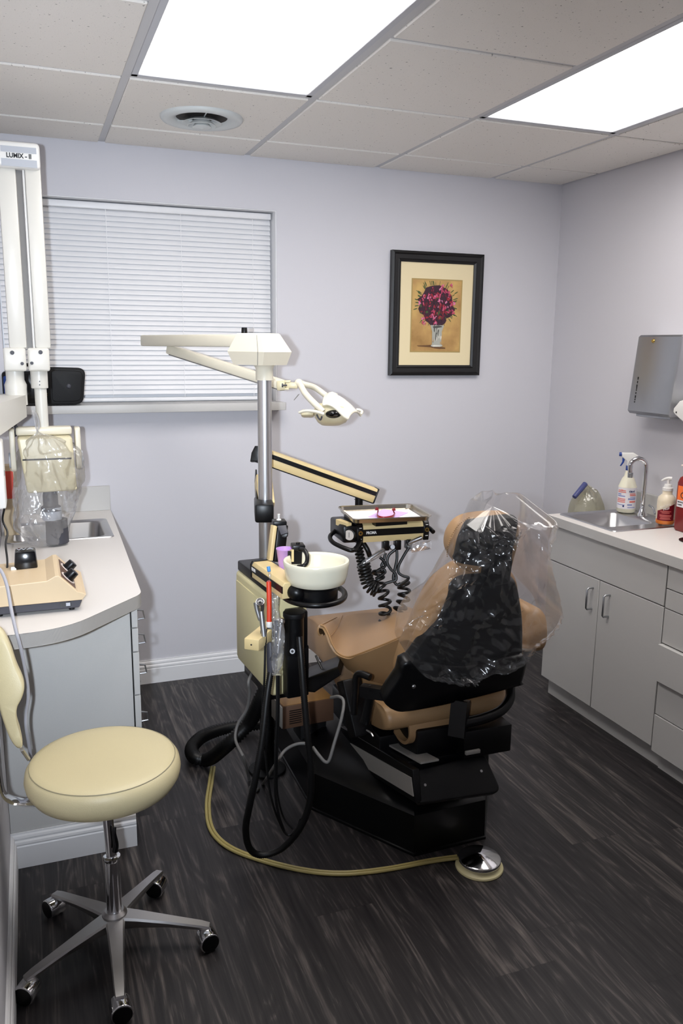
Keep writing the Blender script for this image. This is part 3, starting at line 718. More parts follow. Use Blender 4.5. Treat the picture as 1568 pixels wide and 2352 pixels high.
# waste opening ring
q = P(1568, 1241, z=RH)
wc = Vector((q.x+0.034, q.y-0.03, RH))
t = thing('waste_ring', 'round black waste opening set flush in the right-hand counter', 'waste opening', wc)
MB().lathe([(0.046, 0.0008), (0.060, 0.0008), (0.061, 0.003), (0.057, 0.004), (0.050, 0.003), (0.047, 0.0012), (0.046, 0.0008)], wc).build('rim', 'black', t)
MB().lathe([(0, 0.0009), (0.046, 0.0009)], wc).build('opening', 'rubber', t, smooth=False)
# towel dispenser
t = thing('towel_dispenser', 'brushed stainless paper towel dispenser on the right wall', 'dispenser', (2.51, 2.79, 1.28))
dx, dy0, dy1, dz0, dz1 = 2.458, 2.680, 2.938, 1.290, 1.622
b = MB()
def dsec(z_, x, k=0): return [(XR-0.001, dy0+k, z_), (x+0.012, dy0+k, z_), (x+0.003, dy0+k+0.003, z_), (x, dy0+k+0.012, z_), (x, dy1-k-0.012, z_), (x+0.003, dy1-k-0.003, z_), (x+0.012, dy1-k, z_), (XR-0.001, dy1-k, z_)]
b.loft([dsec(dz0, dx-0.016, 0.004), dsec(dz0+0.012, dx-0.024), dsec(dz1-0.008, dx+0.004), dsec(dz1, dx+0.012, 0.003)]).build('housing', 'steel_brushed', t, angle=30)
MB().box2((dx+0.002, dy0+0.02, dz0-0.012), (XR-0.01, dy1-0.03, dz0), 0.003).build('tray_lip', 'steel_brushed', t)
b = MB(); 
for k, (z_, h) in enumerate([(0.150, 0.012), (0.134, 0.010), (0.113, 0.022), (0.100, 0.006), (0.088, 0.008), (0.072, 0.012), (0.060, 0.006), (0.050, 0.006)]):
    xx = dx-0.024+(0.028*(z_-0.012)/0.312)
    b.box((xx, dy1-0.042, dz0+z_), (0.0016, 0.0045, h))
b.build('level_slots', 'rubber', t, smooth=False)
MB().lathe([(0, 0.006), (0.006, 0.005), (0.009, 0.0), (0, 0)], (dx+0.002, 2.838, dz1-0.025), axis=(-1, 0, 0)).build('lock', 'gold', t)
# white wall bracket at the right edge
wb = P(1560, 955, x=2.40)
t = thing('wall_bracket', 'white plastic wall holder poking in at the right edge beside the towel dispenser', 'holder', (2.45, wb.y-0.05, wb.z-0.05))
q = [P(px, py, x=2.41) for px, py in [(1568, 919), (1560, 921), (1546, 938), (1545, 946), (1549, 952), (1575, 976), (1625, 976), (1625, 919)]]
MB().prism(q, (XR-0.0005-2.41, 0, 0), 0.004).build('shell', 'white_plastic', t)
MB().cyl(P(1553, 947, x=2.4105), P(1553, 947, x=2.4090), 0.0035).build('screw_hole', 'rubber', t)
# waste bin with bag in the corner behind the counter
bc = Vector((2.462, 3.20, 0))
t = thing('waste_bin', 'tan waste bin standing in the corner behind the right-hand counter', 'bin', bc)
MB().lathe([(0, 0.0), (0.075, 0.0), (0.080, 0.006), (0.090, 0.63), (0.094, 0.645), (0.088, 0.645), (0.077, 0.012), (0, 0.012)], bc).build('bucket', 'device_tan', t)
t = bpy.data.objects['waste_bin']
rows = []
for i in range(13):
    v = i/12; row = []
    for j in range(40):
        a = 2*PI*j/40; k = 0.097*math.sqrt(max(0.0004, 1-max(0, (v-0.25)/0.75)**2.4))*(1+0.05*noise.noise(Vector((math.cos(a)*3, math.sin(a)*3, v*5))))
        row.append(bc+Vector((math.cos(a)*k*0.93, math.sin(a)*k*0.93, 0.652+0.27*v+0.012*noise.noise(Vector((math.cos(a)*4, math.sin(a)*4, v*6))))))
    rows.append(row)
tag(MB().sheet(rows, closed_u=True).build('bin_liner', 'yellow_film'), 'translucent yellowish plastic bag puffed up in the corner beside the counter', 'bag')
a0, a1 = P(1318, 1142, y=3.14), P(1344, 1111, y=3.16)
tag(MB().cyl(a0, a1, 0.011, 0.013, bev=0.002).build('foil_tube', 'mauve_roll'), 'blue-violet wrapped tube inside the yellowish plastic bag', 'tube')

# ================================================================== LEFT COUNTER
LH = 0.84
def rounded(pts, rad, n=6):
    out = []; m = len(pts)
    for i in range(m):
        p, a, c = Vector(pts[i]), Vector(pts[i-1]), Vector(pts[(i+1) % m]); r = rad[i]
        if r <= 0: out.append(p); continue
        u, v = (a-p).normalized(), (c-p).normalized(); p0, p1 = p+u*r, p+v*r
        for k in range(n+1):
            tt = k/n; out.append((1-tt)**2*p0+2*tt*(1-tt)*p+tt*tt*p1)
    return out
t = thing('countertop', 'pale grey laminate countertop with clipped corner along the left wall', 'countertop', (0.08, 2.95, LH-0.04))
outl = rounded([(XL+0.001, YB-0.001, 0), (0.307, YB-0.001, 0), (0.276, 2.392, 0), (0.052, 2.148, 0), (XL+0.001, 2.135, 0)], [0, 0, 0.03, 0.09, 0])
lx0, lx1, ly0, ly1 = -0.105, 0.262, 3.165, 3.50
# worktop with sink hole: strips around it
b = MB()
top = [Vector((p.x, p.y, LH)) for p in outl]
def clip(poly, f):
    out = []
    for i in range(len(poly)):
        a, c = poly[i-1], poly[i]; fa, fc = f(a), f(c)
        if (fa >= 0) != (fc >= 0): out.append(a+(c-a)*(fa/(fa-fc)))
        if fc >= 0: out.append(c)
    return out
for fs in [[lambda p: ly0-p.y], [lambda p: p.y-ly1], [lambda p: p.y-ly0, lambda p: ly1-p.y, lambda p: lx0-p.x], [lambda p: p.y-ly0, lambda p: ly1-p.y, lambda p: p.x-lx1]]:
    q = top
    for f in fs: q = clip(q, f)
    if len(q) > 2: b.prism(q, (0, 0, -0.0395))
b.build('worktop', 'laminate_top', t, smooth=False)
edge = outl[1:]
b = MB(); g = [[Vector((p.x, p.y, LH-0.001)) for p in edge], [Vector((p.x, p.y, LH-0.039)) for p in edge]]
b.sheet(g, 0.0012).build('edge_band', 'laminate', t)
b = MB(); g = [[Vector((p.x, p.y, LH-0.0016)) for p in edge], [Vector((p.x, p.y, LH-0.0002)) for p in edge]]
b.sheet(g, 0.0016).build('edge_seam', 'seam_dark', t)
MB().box2((XL+0.001, YB-0.02, LH), (0.307, YB-0.001, LH+0.108), 0.0015, seg=1).build('backsplash', 'laminate', t)
sink('sink', 'small stainless steel sink behind the bagged x-ray head on the left counter', lx0-0.008, lx1+0.010, ly0-0.008, ly1+0.008, lx0+0.02, lx1-0.025, ly0+0.02, ly1-0.03, LH, 0.13)
t = thing('drawer_cabinet', 'grey cabinet below the left counter with wire-handled drawers facing the room', 'cabinet', (0.06, 3.0, 0))
MB().box2((XL+0.001, 2.440, 0.112), (0.244, 2.458, LH-0.041)).build('end_panel', 'laminate', t, smooth=False)
MB().box2((XL+0.001, 2.459, 0.10), (0.235, YB-0.017, LH-0.140)).box2((XL+0.001, 2.459, LH-0.140), (0.235, 3.14, LH-0.041)).box2((XL+0.001, 3.53, LH-0.140), (0.235, YB-0.017, LH-0.041)).build('body', 'laminate', t, smooth=False)
MB().box2((XL+0.001, 2.459, 0.0), (0.190, YB-0.017, 0.099)).build('toe_kick', 'laminate', t, smooth=False)
MB().box2((0.236, 2.444, 0.13), (0.2475, 2.456, 0.78)).build('gap_shade_strip', 'black_matte', t, smooth=False)  # black strip stands in for the shade in the gap beside the drawers
for z0, z1 in [(0.722, 0.796), (0.645, 0.718), (0.505, 0.641), (0.330, 0.501), (0.112, 0.326)]:
    for y0, y1 in [(2.436, 3.05), (3.055, 3.69)]:
        dd = MB().box2((0.248, y0, z0), (0.266, y1, z1), 0.001, seg=1).build('drawer', 'laminate', t)
        if y0 < 2.5:
            zc = (z0+z1)/2+(0.01 if z1-z0 > 0.1 else 0)
            handle(dd, (0.266, 2.72, zc), (0.266, 2.81, zc), (1, 0, 0), r=0.0035)
            MB().tube([(0.266, 2.458, zc+0.012), (0.285, 2.458, zc+0.007), (0.289, 2.458, zc-0.018), (0.266, 2.458, zc-0.020)], 0.0028, n=8, smooth=False).build('handle', 'steel_brushed', dd)
baseboard('baseboard_front', (XL, 2.4395, 0), (0.236, 2.4395, 0), (0, -1, 0), 0.112)

# amalgam mixer on the counter
t = thing('capsule_mixer', 'tan tabletop dental mixer with two black knobs on the left counter', 'mixer', (0.0, 2.40, LH+0.001))
y0, y1 = 2.285, 2.415
b = MB()
FR = lambda px, py: P(px, py, y=y0)
prof = [(-0.128, LH+0.030), (-0.128, LH+0.087), (0.014, LH+0.092), (0.036, LH+0.104), (0.046, LH+0.104), (0.093, LH+0.054), (0.106, LH+0.050), (0.114, LH+0.044), (0.104, LH+0.030)]
b.prism([(x, y0, z_) for x, z_ in prof], (0, 0.245, 0), 0.0022, seg=2).build('body', 'device_tan', t, angle=18)
MB().prism([(-0.126, y0+0.004, LH+0.008), (-0.126, y0+0.004, LH+0.030), (0.104, y0+0.004, LH+0.030), (0.094, y0+0.004, LH+0.008)], (0, 0.235, 0), 0.002, seg=1).build('base', 'charcoal', t)
for x, y in [(-0.11, y0+0.02), (0.075, y0+0.02), (-0.11, y1), (0.075, y1)]: MB().cyl((x, y, LH+0.0005), (x, y, LH+0.009), 0.008, n=12).build('foot', 'rubber', t)
sl = Vector((0.047, 0, -0.050)).normalized(); sn = Vector((0.050, 0, 0.047)).normalized()
pc = Vector((0.0695, 2.395, LH+0.079))+sn*0.0006
R = Matrix((sl, Vector((0, 1, 0)), sn)).transposed()
MB().box(pc, (0.052, 0.19, 0.0015), R=R).build('dial_plate', 'brown_box', t, smooth=False)
for k, s_ in enumerate((-0.052, 0.052)):
    c = pc+Vector((0, s_, 0))+sl*0.002*k
    MB().cyl(c+sn*0.0008, c+sn*0.0022, 0.023, n=32).build('dial', 'pale_pink', t)
    MB().cyl(c+sn*0.002, c+sn*0.0055, 0.0175, n=24).cyl(c+sn*0.005, c+sn*0.027, 0.0150, 0.0138, bev=0.0015).build('knob', 'black', t)
MB().box2((0.045, y0+0.0025, LH+0.014), (0.073, y0+0.0045, LH+0.027)).build('power_switch', 'black_gloss', t, smooth=False)
MB().box2((0.060, y0+0.0017, LH+0.016), (0.071, y0+0.003, LH+0.025)).build('rating_plate', 'grey_plate', t, smooth=False)
cvb = Vector((-0.038, 2.47, LH+0.088))
b = MB(); 
b.box(cvb+Vector((0, 0, 0.026)), (0.064, 0.066, 0.052), 0.006, taper=(0.86, 0.80)).build('cover', 'black_gloss', t)
text('lettering', 'WA', 0.030, 'grey_plate', t, cvb+Vector((-0.001, 0.002, 0.0522)), (1, 0, 0), (0, 1, 0), 'CENTER', squash=0.9)
MB().cyl(cvb+Vector((-0.040, -0.026, 0.004)), cvb+Vector((-0.026, -0.026, 0.004)), 0.006).build('hinge', 'white_plastic', t)
# exposure cable (pale) hanging over the counter edge, and the black cord along the wall
pts = [P(-12, 1300, y=2.27), P(3, 1312, y=2.255), P(16, 1345, y=2.22), P(26, 1400, y=2.17), P(37, 1450, y=2.12), P(48, 1490, y=2.115), P(60, 1550, y=2.13), P(65, 1600, y=2.14), P(60, 1640, y=2.15), P(60, 1670, y=2.15), P(68, 1720, y=2.17), P(76, 1790, y=2.2), P(80, 1850, y=2.24)]
pts = [Vector((max(p.x, XL+0.008), p.y, p.z)) for p in pts]
tag(MB().tube(pts, 0.0044, n=10).build('cable', 'pale_cable'), 'pale grey cable hanging over the left counter edge behind the stool', 'cable')
pts = [P(10, 1168, y=2.62), P(6, 1195, y=2.62), P(17, 1222, y=2.60), P(13, 1250, y=2.56), P(17, 1290, y=2.50), P(14, 1322, y=2.45), P(8, 1336, y=2.44)]
pts = [Vector((max(p.x, XL+0.006), p.y, p.z)) for p in pts]
tag(MB().tube(pts, 0.0030, n=8).build('cord', 'black'), 'thin black cord dropping behind the tan mixer from the white wall unit', 'cord')
# white control unit on the left wall
q0, q1 = P(12, 1015, y=2.66), P(15, 1170, y=2.66)
t = thing('control_box', 'white wall control unit cut off by the left edge above the mixer', 'control box', ((XL+q0.x)/2, 2.69, q1.z))
MB().box2((XL+0.0005, 2.66, q1.z), (q1.x, 2.78, q0.z), 0.008, seg=3).build('housing', 'white_plastic', t)
MB().box2((q1.x-0.003, 2.68, q1.z+0.10), (q1.x+0.0008, 2.70, q1.z+0.115)).build('label', 'charcoal', t, smooth=False)

# ================================================================== BOOMBOX ON THE SILL
by = 3.665
t = thing('boombox', 'black portable stereo on the window sill behind the x-ray columns', 'stereo', (0.03, by, 1.308))
def bx(px, py, y=by-0.05): return P(px, py, y=y)
zt, zb = bx(150, 846).z, 1.3085
q = rounded([Vector((bx(107, 900).x, by-0.055, zb+0.004)), Vector((bx(190, 900).x, by-0.055, zb+0.004)), Vector((bx(199, 900).x, by-0.055, zt)), Vector((bx(107, 900).x, by-0.055, zt+0.004))], [0.01, 0.03, 0.03, 0.01])
MB().prism(q, (0, 0.10, 0), 0.012).build('speaker_cabinet', 'black_matte', t, angle=18)
q = rounded([Vector((bx(119, 900).x, by-0.058, zb+0.016)), Vector((bx(186, 900).x, by-0.058, zb+0.016)), Vector((bx(193, 900).x, by-0.058, zt-0.010)), Vector((bx(119, 900).x, by-0.058, zt-0.008))], [0.015, 0.028, 0.028, 0.015])
gr = MB().prism(q, (0, 0.012, 0), 0.004).build('speaker_grille', 'black_matte', t, angle=18)
MB().ball(bx(158, 887, by-0.058), 0.010, (1, 0.4, 1)).build('tweeter', 'charcoal', gr)
MB().box2((-0.10, by-0.045, zb), (bx(112, 900).x, by+0.045, zt-0.012), 0.015, seg=3).build('body', 'black_gloss', t)
MB().box2((-0.095, by-0.058, zb+0.02), (bx(22, 900).x, by-0.04, zt-0.03), 0.012, seg=3).build('display', 'blue_shine', t)
MB().tube([(-0.06, by, zt-0.014), (-0.05, by, zt+0.008), (0.06, by, zt+0.012), (0.09, by, zt-0.010)], 0.007, n=8).build('handle', 'black', t)
tt_ = MB().lathe([(0.0055, 0), (0.0055, 0.001), (0.0035, 0.001), (0.0035, 0), (0.0055, 0)], bx(107, 906, by-0.052), axis=(0, -1, 0), n=20).build('badge', 'gold', t)

# ================================================================== X-RAY UNIT
XY = 3.12
def X(px, py, y=XY): return P(px, py, y=y)
t = thing('xray_machine', 'white wall-mounted x-ray arm with twin columns and a yoke-hung tube head', 'x-ray machine', (0.0, XY, 1.0))
def column(pxa, pxb, lab):
    a, c = X(pxa, 392), X(pxb, 800); xm0, xm1 = X(pxa, 500).x, X(pxb, 500).x
    return xm0, xm1
# right column
xr0, xr1 = X(52, 395).x, X(93, 395).x
xl0, xl1 = X(-6, 395).x, X(36, 395).x
zc0, zc1 = X(70, 800).z, X(70, 385).z
MB().box2((xr0+0.006, XY-0.03, zc0), (xr1, XY+0.03, zc1), 0.006).build('column', 'xray_white', t)
MB().box2((xr0-0.002, XY-0.022, zc0), (xr0+0.0055, XY+0.03, zc1), 0.002).build('column_rail', 'white_plastic', t)
MB().box2((xl0, XY-0.03, zc0), (xl1, XY+0.03, zc1), 0.006).build('column', 'xray_white', t)
MB().box2((xl1+0.0005, XY-0.015, zc0), (xr0-0.003, XY+0.02, zc1), 0.0).build('column_gap', 'grey_cable', t, smooth=False)
# cover with lettering
ct, cb = X(46, 333).z, X(46, 393).z
cv = MB().box2((XL+0.002, XY-0.055, cb), (X(92, 360, XY-0.055).x, XY+0.045, ct), 0.012, seg=3).build('cover', 'white_plastic', t)
yf = XY-0.0555; xa, xb = X(2, 360, yf).x, X(84, 360, yf).x
zz = lambda py: X(46, py, yf).z
MB().box2((xa, yf-0.0006, zz(351)), (xb, yf+0.001, zz(337))).build('stripe', 'grey_plate', cv, smooth=False)
MB().box2((xa, yf-0.0006, zz(383)), (xb, yf+0.001, zz(366))).build('stripe', 'grey_plate', cv, smooth=False)
text('lettering', 'LUMIX - II', 0.0205, 'ink_black', cv, (X(14, 358, yf).x, yf, zz(358.5)), (1, 0, 0), (0, 0, 1), squash=0.88, bold=0.0006)
# knuckles with bolts
for (pa, pb, bolts) in [(8, 60, [(28, 810, 4.3), (51, 835, 3.4)]), (64, 114, [(93, 809, 4.3), (73, 834, 3.4)])]:
    k = MB().box2((X(pa, 825, XY-0.05).x, XY-0.05, X(60, 853, XY-0.05).z), (X(pb, 825, XY-0.05).x, XY+0.05, X(60, 799, XY-0.05).z), 0.008, seg=3).build('knuckle', 'xray_white', t)
    for px, py, r in bolts:
        q = X(px, py, XY-0.05); MB().cyl(q+Vector((0, 0.001, 0)), q+Vector((0, -0.003, 0)), r*0.00163, n=16, bev=0.0008).build('bolt', 'charcoal', k)
# right hanger tube
cxr = X(90, 870).x
MB().cyl((cxr, XY, X(90, 892).z), (cxr, XY, X(90, 850).z), 0.0285, bev=0.003).build('hanger_collar', 'xray_white', t)
MB().cyl((cxr+0.002, XY, X(95, 985).z), (cxr+0.002, XY, X(90, 890).z), 0.0205).build('hanger_tube', 'xray_white', t)
b = MB()
for py in (876, 884): b.cyl(X(91, py, XY-0.0275), X(91, py, XY-0.0295), 0.0022, n=10)
b.build('set_screws', 'charcoal', t)
# left column swivel and the horizontal extension arm that comes forward along the wall
cxl = X(35, 870).x
MB().lathe([(0, 0), (0.036, 0), (0.036, 0.045), (0.0362, 0.048), (0.036, 0.051), (0.037, 0.07), (0.030, 0.086), (0.030, 0.125), (0, 0.125)], (cxl, XY, X(35, 930).z)).build('swivel', 'xray_white', t)
# the arm runs toward the room from the swivel down the left wall
za, zb_ = X(60, 906).z, X(60, 955).z
e0 = [X(60, 907, XY-0.03), X(60, 955, XY-0.03)]
b = MB()
y_end = 2.72
pA, pB = P(-2, 935, y=y_end), P(-2, 1008, y=y_end)
x1f, x1n = X(60, 930, XY-0.03).x, max(pA.x, XL+0.02)
b.loft([[(x1f, XY+0.05, zb_), (x1f, XY+0.05, za), (XL+0.001, XY+0.05, za), (XL+0.001, XY+0.05, zb_)],
        [(x1f, XY-0.04, zb_), (x1f, XY-0.04, za), (XL+0.001, XY-0.04, za), (XL+0.001, XY-0.04, zb_)],
        [(XL+0.035, y_end, zb_-0.03), (XL+0.035, y_end, za-0.005), (XL+0.001, y_end, za-0.005), (XL+0.001, y_end, zb_-0.03)]]).build('extension_arm', 'xray_white', t)
# yoke, tube head, cone
hz = lambda py: X(110, py, XY-0.06).z
hx = lambda px: X(px, 1060, XY-0.06).x
MB().box2((hx(40), XY-0.03, hz(1002)), (hx(170), XY+0.03, hz(983)), 0.008, seg=3).build('yoke_bar', 'ivory', t)
for xa_, xb_ in [(hx(176), hx(189)), (hx(24), hx(37))]:
    xm = (xa_+xb_)/2
    q = rounded([Vector((xa_, XY-0.035, hz(1085))), Vector((xa_, XY+0.035, hz(1085))), Vector((xa_, XY+0.03, hz(985))), Vector((xa_, XY-0.03, hz(985)))], [0.03, 0.03, 0.015, 0.015])
    ar = MB().prism(q, (xb_-xa_, 0, 0), 0.004).build('yoke_arm', 'ivory', t)
    MB().cyl((xb_ if xa_ > 0.05 else xa_, XY, hz(1060)), ((xb_+0.006) if xa_ > 0.05 else xa_-0.006, XY, hz(1060)), 0.028, bev=0.002).build('pivot_cap', 'grey_plate', ar)
b = MB()
q = rounded([Vector((hx(42), 0, hz(1003))), Vector((hx(168), 0, hz(1003))), Vector((hx(174), 0, hz(1128))), Vector((hx(58), 0, hz(1130)))], [0.012]*4)
b.prism([Vector((p.x, XY-0.075, p.z)) for p in q], (0, 0.15, 0), 0.012).build('tube_head', 'ivory_yellow', t)
MB().box2((hx(52), XY-0.0762, hz(1055)), (hx(164), XY-0.070, hz(1051.5))).build('head_strip', 'ink_black', t, smooth=False)
cz = lambda py: X(113, py, XY-0.05).z
xc_ = hx(118)
MB().lathe([(0, 0), (0.022, 0), (0.026, -0.02), (0.026, -0.055), (0.034, -0.06), (0.036, -0.075)], (xc_-0.01, XY-0.02, hz(1130))).build('collimator', 'charcoal', t)
MB().lathe([(0, 0), (0.034, 0), (0.034, -0.045), (0.030, -0.048), (0, -0.048)], (xc_-0.008, XY-0.02, hz(1130)-0.062)).build('cone_ring', 'grey_plate', t)
MB().lathe([(0, 0), (0.038, 0), (0.040, -0.085), (0.037, -0.088), (0, -0.080)], (xc_+0.006, XY-0.02, hz(1130)-0.108)).build('cone', 'charcoal', t)
MB().tube([X(30, 965), X(38, 985), X(34, 1000), X(26, 985), X(22, 960)], 0.006, n=8).build('cable_loop', 'charcoal', t)

# plastic bag over the tube head: gathered and tied at the neck
def ridged(v, s):
    return 1-abs(noise.noise(v*s))
bag_l = [(72, 940), (76, 958), (80, 978), (82, 992), (60, 1010), (34, 1050), (30, 1100), (26, 1150), (24, 1200), (26, 1225), (52, 1245), (70, 1262)]
bag_r = [(84, 946), (90, 962), (92, 980), (90, 992), (140, 1004), (190, 1035), (198, 1085), (196, 1130), (180, 1180), (165, 1210), (158, 1248), (140, 1272)]
rows = []
NL, NA = 120, 150
BL = catmull([X(p[0], p[1], XY-0.06) for p in bag_l], 6); BR = catmull([X(p[0], p[1], XY-0.06) for p in bag_r], 6)
BL, _ = resample(BL, NL); BR, _ = resample(BR, NL)
for i in range(NL):
    l, r = BL[i], BR[i]; c = (l+r)/2; h = (r-l)/2; row = []
    v = i/(NL-1); dep = min(0.105, 0.012+max(0, v-0.17)*0.55)*(1-0.5*max(0, v-0.75)/0.25)
    cy = XY-0.09 if v < 0.2 else XY-0.09+min(1, (v-0.2)/0.15)*0.08
    for j in range(NA):
        a = 2*PI*j/NA
        p = Vector((c.x+h.x*math.cos(a), cy+dep*math.sin(a), c.z+h.z*math.cos(a)))
        fold = 0.010*math.sin(a*9+3*v)*math.exp(-3*max(0, v-0.17))*(0.3+h.length*6)
        am = min(1, h.length*9)
        k = 0.030*(ridged(Vector((p.x*1.4, p.y, p.z*0.55)), 11)-0.6)*am+0.016*(ridged(Vector((p.x*1.3+p.z*0.4, p.y, p.z*0.6))+Vector((3, 1, 2)), 22)-0.6)*am+0.006*(ridged(p+Vector((9, 1, 2)), 55)-0.6)*am+fold
        n_ = Vector((math.cos(a), math.sin(a)*0.8, 0)); row.append(p-n_*abs(k) if k > 0 else p+n_*k)
    rows.append(row)
rows.append([rows[-1][j].lerp(sum(rows[-1], Vector())/NA, 0.93) for j in range(NA)])
for row in rows:
    for p in row: p.z = max(p.z, LH+0.005+0.004*(0.5+0.5*noise.noise(p*30)))
tag(MB().sheet(rows, closed_u=True).build('plastic_bag', 'clear_bag', angle=60), 'clear plastic bag knotted over the x-ray tube head', 'plastic bag')

# ================================================================== OPERATING LIGHT ON ITS POLE
PXX, PYY = 0.752, 2.745
D0 = (Vector((PXX, PYY, 1.5))-CAM).dot(FW)
t = thing('operating_light', 'cream dental lamp on a folding arm and tall steel pole', 'lamp', (PXX, PYY, 0.0))
zpt = P(610, 872, x=PXX).z
def pole_z(py): return P(608, py, y=PYY).z
MB().cyl((PXX, PYY, pole_z(1158)), (PXX, PYY, pole_z(868)), 0.0245, n=36).build('upper_pole', 'tube_steel', t)
MB().cyl((PXX, PYY, 0.44), (PXX, PYY, pole_z(1156)), 0.0240, n=36).build('lower_pole', 'alu', t)
MB().cyl((PXX, PYY, 0.004), (PXX, PYY, 0.44), 0.026).cyl((PXX, PYY, 0.0), (PXX, PYY, 0.010), 0.07, bev=0.003).build('foot_post', 'black_matte', t)
MB().lathe([(0.0, 0.0), (0.030, 0.0), (0.030, 0.038), (0.033, 0.046), (0.041, 0.054), (0, 0.054)], (PXX, PYY, pole_z(873))).build('collar', 'ivory', t)
ad = Vector((-0.5, 0.866, 0)); bd = Vector((0.866, 0.5, 0))
z1, z2, z3, z4 = pole_z(838), pole_z(808), pole_z(770), pole_z(767)
c0 = Vector((PXX, PYY, 0))+ad*0.01
def hring(z_, L0, L1, W):
    return [c0+ad*L1+bd*W+Vector((0, 0, z_)), c0+ad*L1-bd*W+Vector((0, 0, z_)), c0-ad*L0-bd*W+Vector((0, 0, z_)), c0-ad*L0+bd*W+Vector((0, 0, z_))]
hs = MB().loft([hring(z1, 0.060, 0.080, 0.058), hring(z2, 0.075, 0.100, 0.066), hring(z3+0.003, 0.040, 0.075, 0.046), hring(z4+0.002, 0.036, 0.072, 0.042)]).build('housing', 'ivory', t, angle=25)
b = MB(); q = [c0-ad*0.036-bd*0.0585+Vector((0, 0, z1)), c0-ad*0.046-bd*0.0668+Vector((0, 0, z2)), c0-ad*0.022-bd*0.0468+Vector((0, 0, z3))]
b.tube(q, 0.0009, n=6, smooth=False).build('housing_seam', 'grey_cable', hs)
# upper horizontal arm and spring arm
za0, za1 = pole_z(796), pole_z(769)
aend = P(333, 780, d=3.30)
a0 = c0+ad*0.06; 
up_c = (za0+za1)/2
A0 = Vector((a0.x, a0.y, up_c)); A1 = Vector((aend.x, aend.y, up_c-0.003))
ua = MB().bar(A0, A1, 0.046, 0.043, bev=0.006).build('upper_arm', 'ivory', t)
dA = (A1-A0).normalized()
MB().bar(A1-dA*0.004, A1+dA*0.004, 0.026, 0.026, bev=0.002).build('end_cap', 'grey_plate', ua)
MB().cyl(A1+dA*0.002+Vector((0, 0, 0.004)), A1+dA*0.006+Vector((0, 0, 0.004)), 0.006, n=12).build('end_screw', 'charcoal', ua)
kz = P(561, 764, d=2.95)
MB().cyl(kz+Vector((0, 0, -0.012)), kz+Vector((0, 0, -0.007)), 0.022).cyl(kz+Vector((0, 0, -0.008)), kz+Vector((0, 0, 0.018)), 0.0115, 0.010, n=10, bev=0.001).build('tension_knob', 'black', t)
S0, S1 = P(392, 803, d=3.22), P(648, 884, d=3.02)
MB().bar(S0, S1, 0.036, 0.036, bev=0.006, ext=0.01).build('spring_arm', 'ivory', t)
MB().bar(S0+Vector((0, -0.003, -0.019)), S1+Vector((0, -0.003, -0.019)), 0.030, 0.004).build('spring_arm_liner', 'grey_cable', t)
# joint and fork holding the lamp head
LD = 3.0
def Lp(px, py, dd=0.0): return P(px, py, d=LD+dd)
jt = MB().bar(Lp(636, 886), Lp(655, 885), 0.034, 0.034, bev=0.004).bar(Lp(652, 876), Lp(667, 876), 0.028, 0.008, bev=0.002).bar(Lp(652, 893), Lp(664, 893), 0.028, 0.007, bev=0.002).bar(Lp(656, 884), Lp(684, 886), 0.020, 0.022, bev=0.004)
jt.build('swivel_joint', 'ivory_yellow', t)
MB().cyl(Lp(648, 885, -0.018), Lp(659, 885, -0.018), 0.003).cyl(Lp(647, 885, -0.017), Lp(650, 885, -0.017), 0.007).build('joint_pin', 'charcoal', t)
fk = MB()
fk.tube([Lp(682, 879), Lp(690, 884, -0.01), Lp(700, 903, -0.04), Lp(722, 927, -0.065), Lp(743, 945, -0.075)], 0.011, n=12, radf=lambda u: 0.0115 if u < .8 else 0.0115-0.012*(u-.8))
fk.tube([Lp(684, 878), Lp(702, 884, 0.02), Lp(722, 890, 0.05), Lp(745, 906, 0.06), Lp(757, 915, 0.06)], 0.011, n=12)
fk.ball(Lp(686, 880), 0.0155).build('fork', 'ivory', t)
MB().tube([Lp(685, 906, 0.0), Lp(679, 914, 0.0), Lp(675, 919, -0.005), Lp(682, 911, -0.008), Lp(687, 905, -0.005)], 0.0012, n=6).build('wire_hook', 'grey_cable', t)
# lamp head: bowl, handles, visor
hc = Lp(762, 948)
Rl = Matrix((RT, FW, UP)).transposed()
bw = MB(); rings = []
for (zz_, wx, wy, ox) in [(0.030, 0.040, 0.045, -0.012), (0.016, 0.058, 0.060, -0.006), (0.0, 0.064, 0.068, -0.002), (-0.018, 0.062, 0.066, 0.0), (-0.034, 0.052, 0.056, 0.0), (-0.044, 0.034, 0.038, -0.004), (-0.046, 0.016, 0.018, -0.006)]:
    rings.append([hc+RT*(ox+wx*math.copysign(abs(math.cos(2*PI*k/28))**0.8, math.cos(2*PI*k/28)))+FW*(wy*math.copysign(abs(math.sin(2*PI*k/28))**0.8, math.sin(2*PI*k/28)))+Vector((0, 0, zz_)) for k in range(28)])
head = bw.loft(rings).build('lamp_head', 'ivory_yellow', t, angle=60)
MB().ball(Lp(765, 951.5, -0.050), 0.030, (1.0, 1.15, 0.52), R=Rl).build('reflector', 'black_gloss', head)
rear = MB(); rear.box(Lp(706, 950, 0.02), (0.050, 0.07, 0.024), 0.010, Rl).build('rear_housing', 'ivory_yellow', head)
MB().tube([Lp(686, 948, -0.07), Lp(700, 944, -0.075), Lp(722, 945, -0.078), Lp(744, 951, -0.078)], 0.006, n=10, radf=lambda u: 0.0045+0.002*u).build('handle', 'ivory', head)
MB().tube([Lp(818, 941, 0.075), Lp(826, 942, 0.075), Lp(831, 946, 0.075), Lp(828, 952, 0.07)], 0.0055, n=10).build('handle', 'ivory', head)
MB().tube([Lp(727, 952, -0.066), Lp(731, 960, -0.066), Lp(736, 964, -0.064), Lp(739, 956, -0.066)], 0.003, n=8).build('knob_slot', 'charcoal', head)
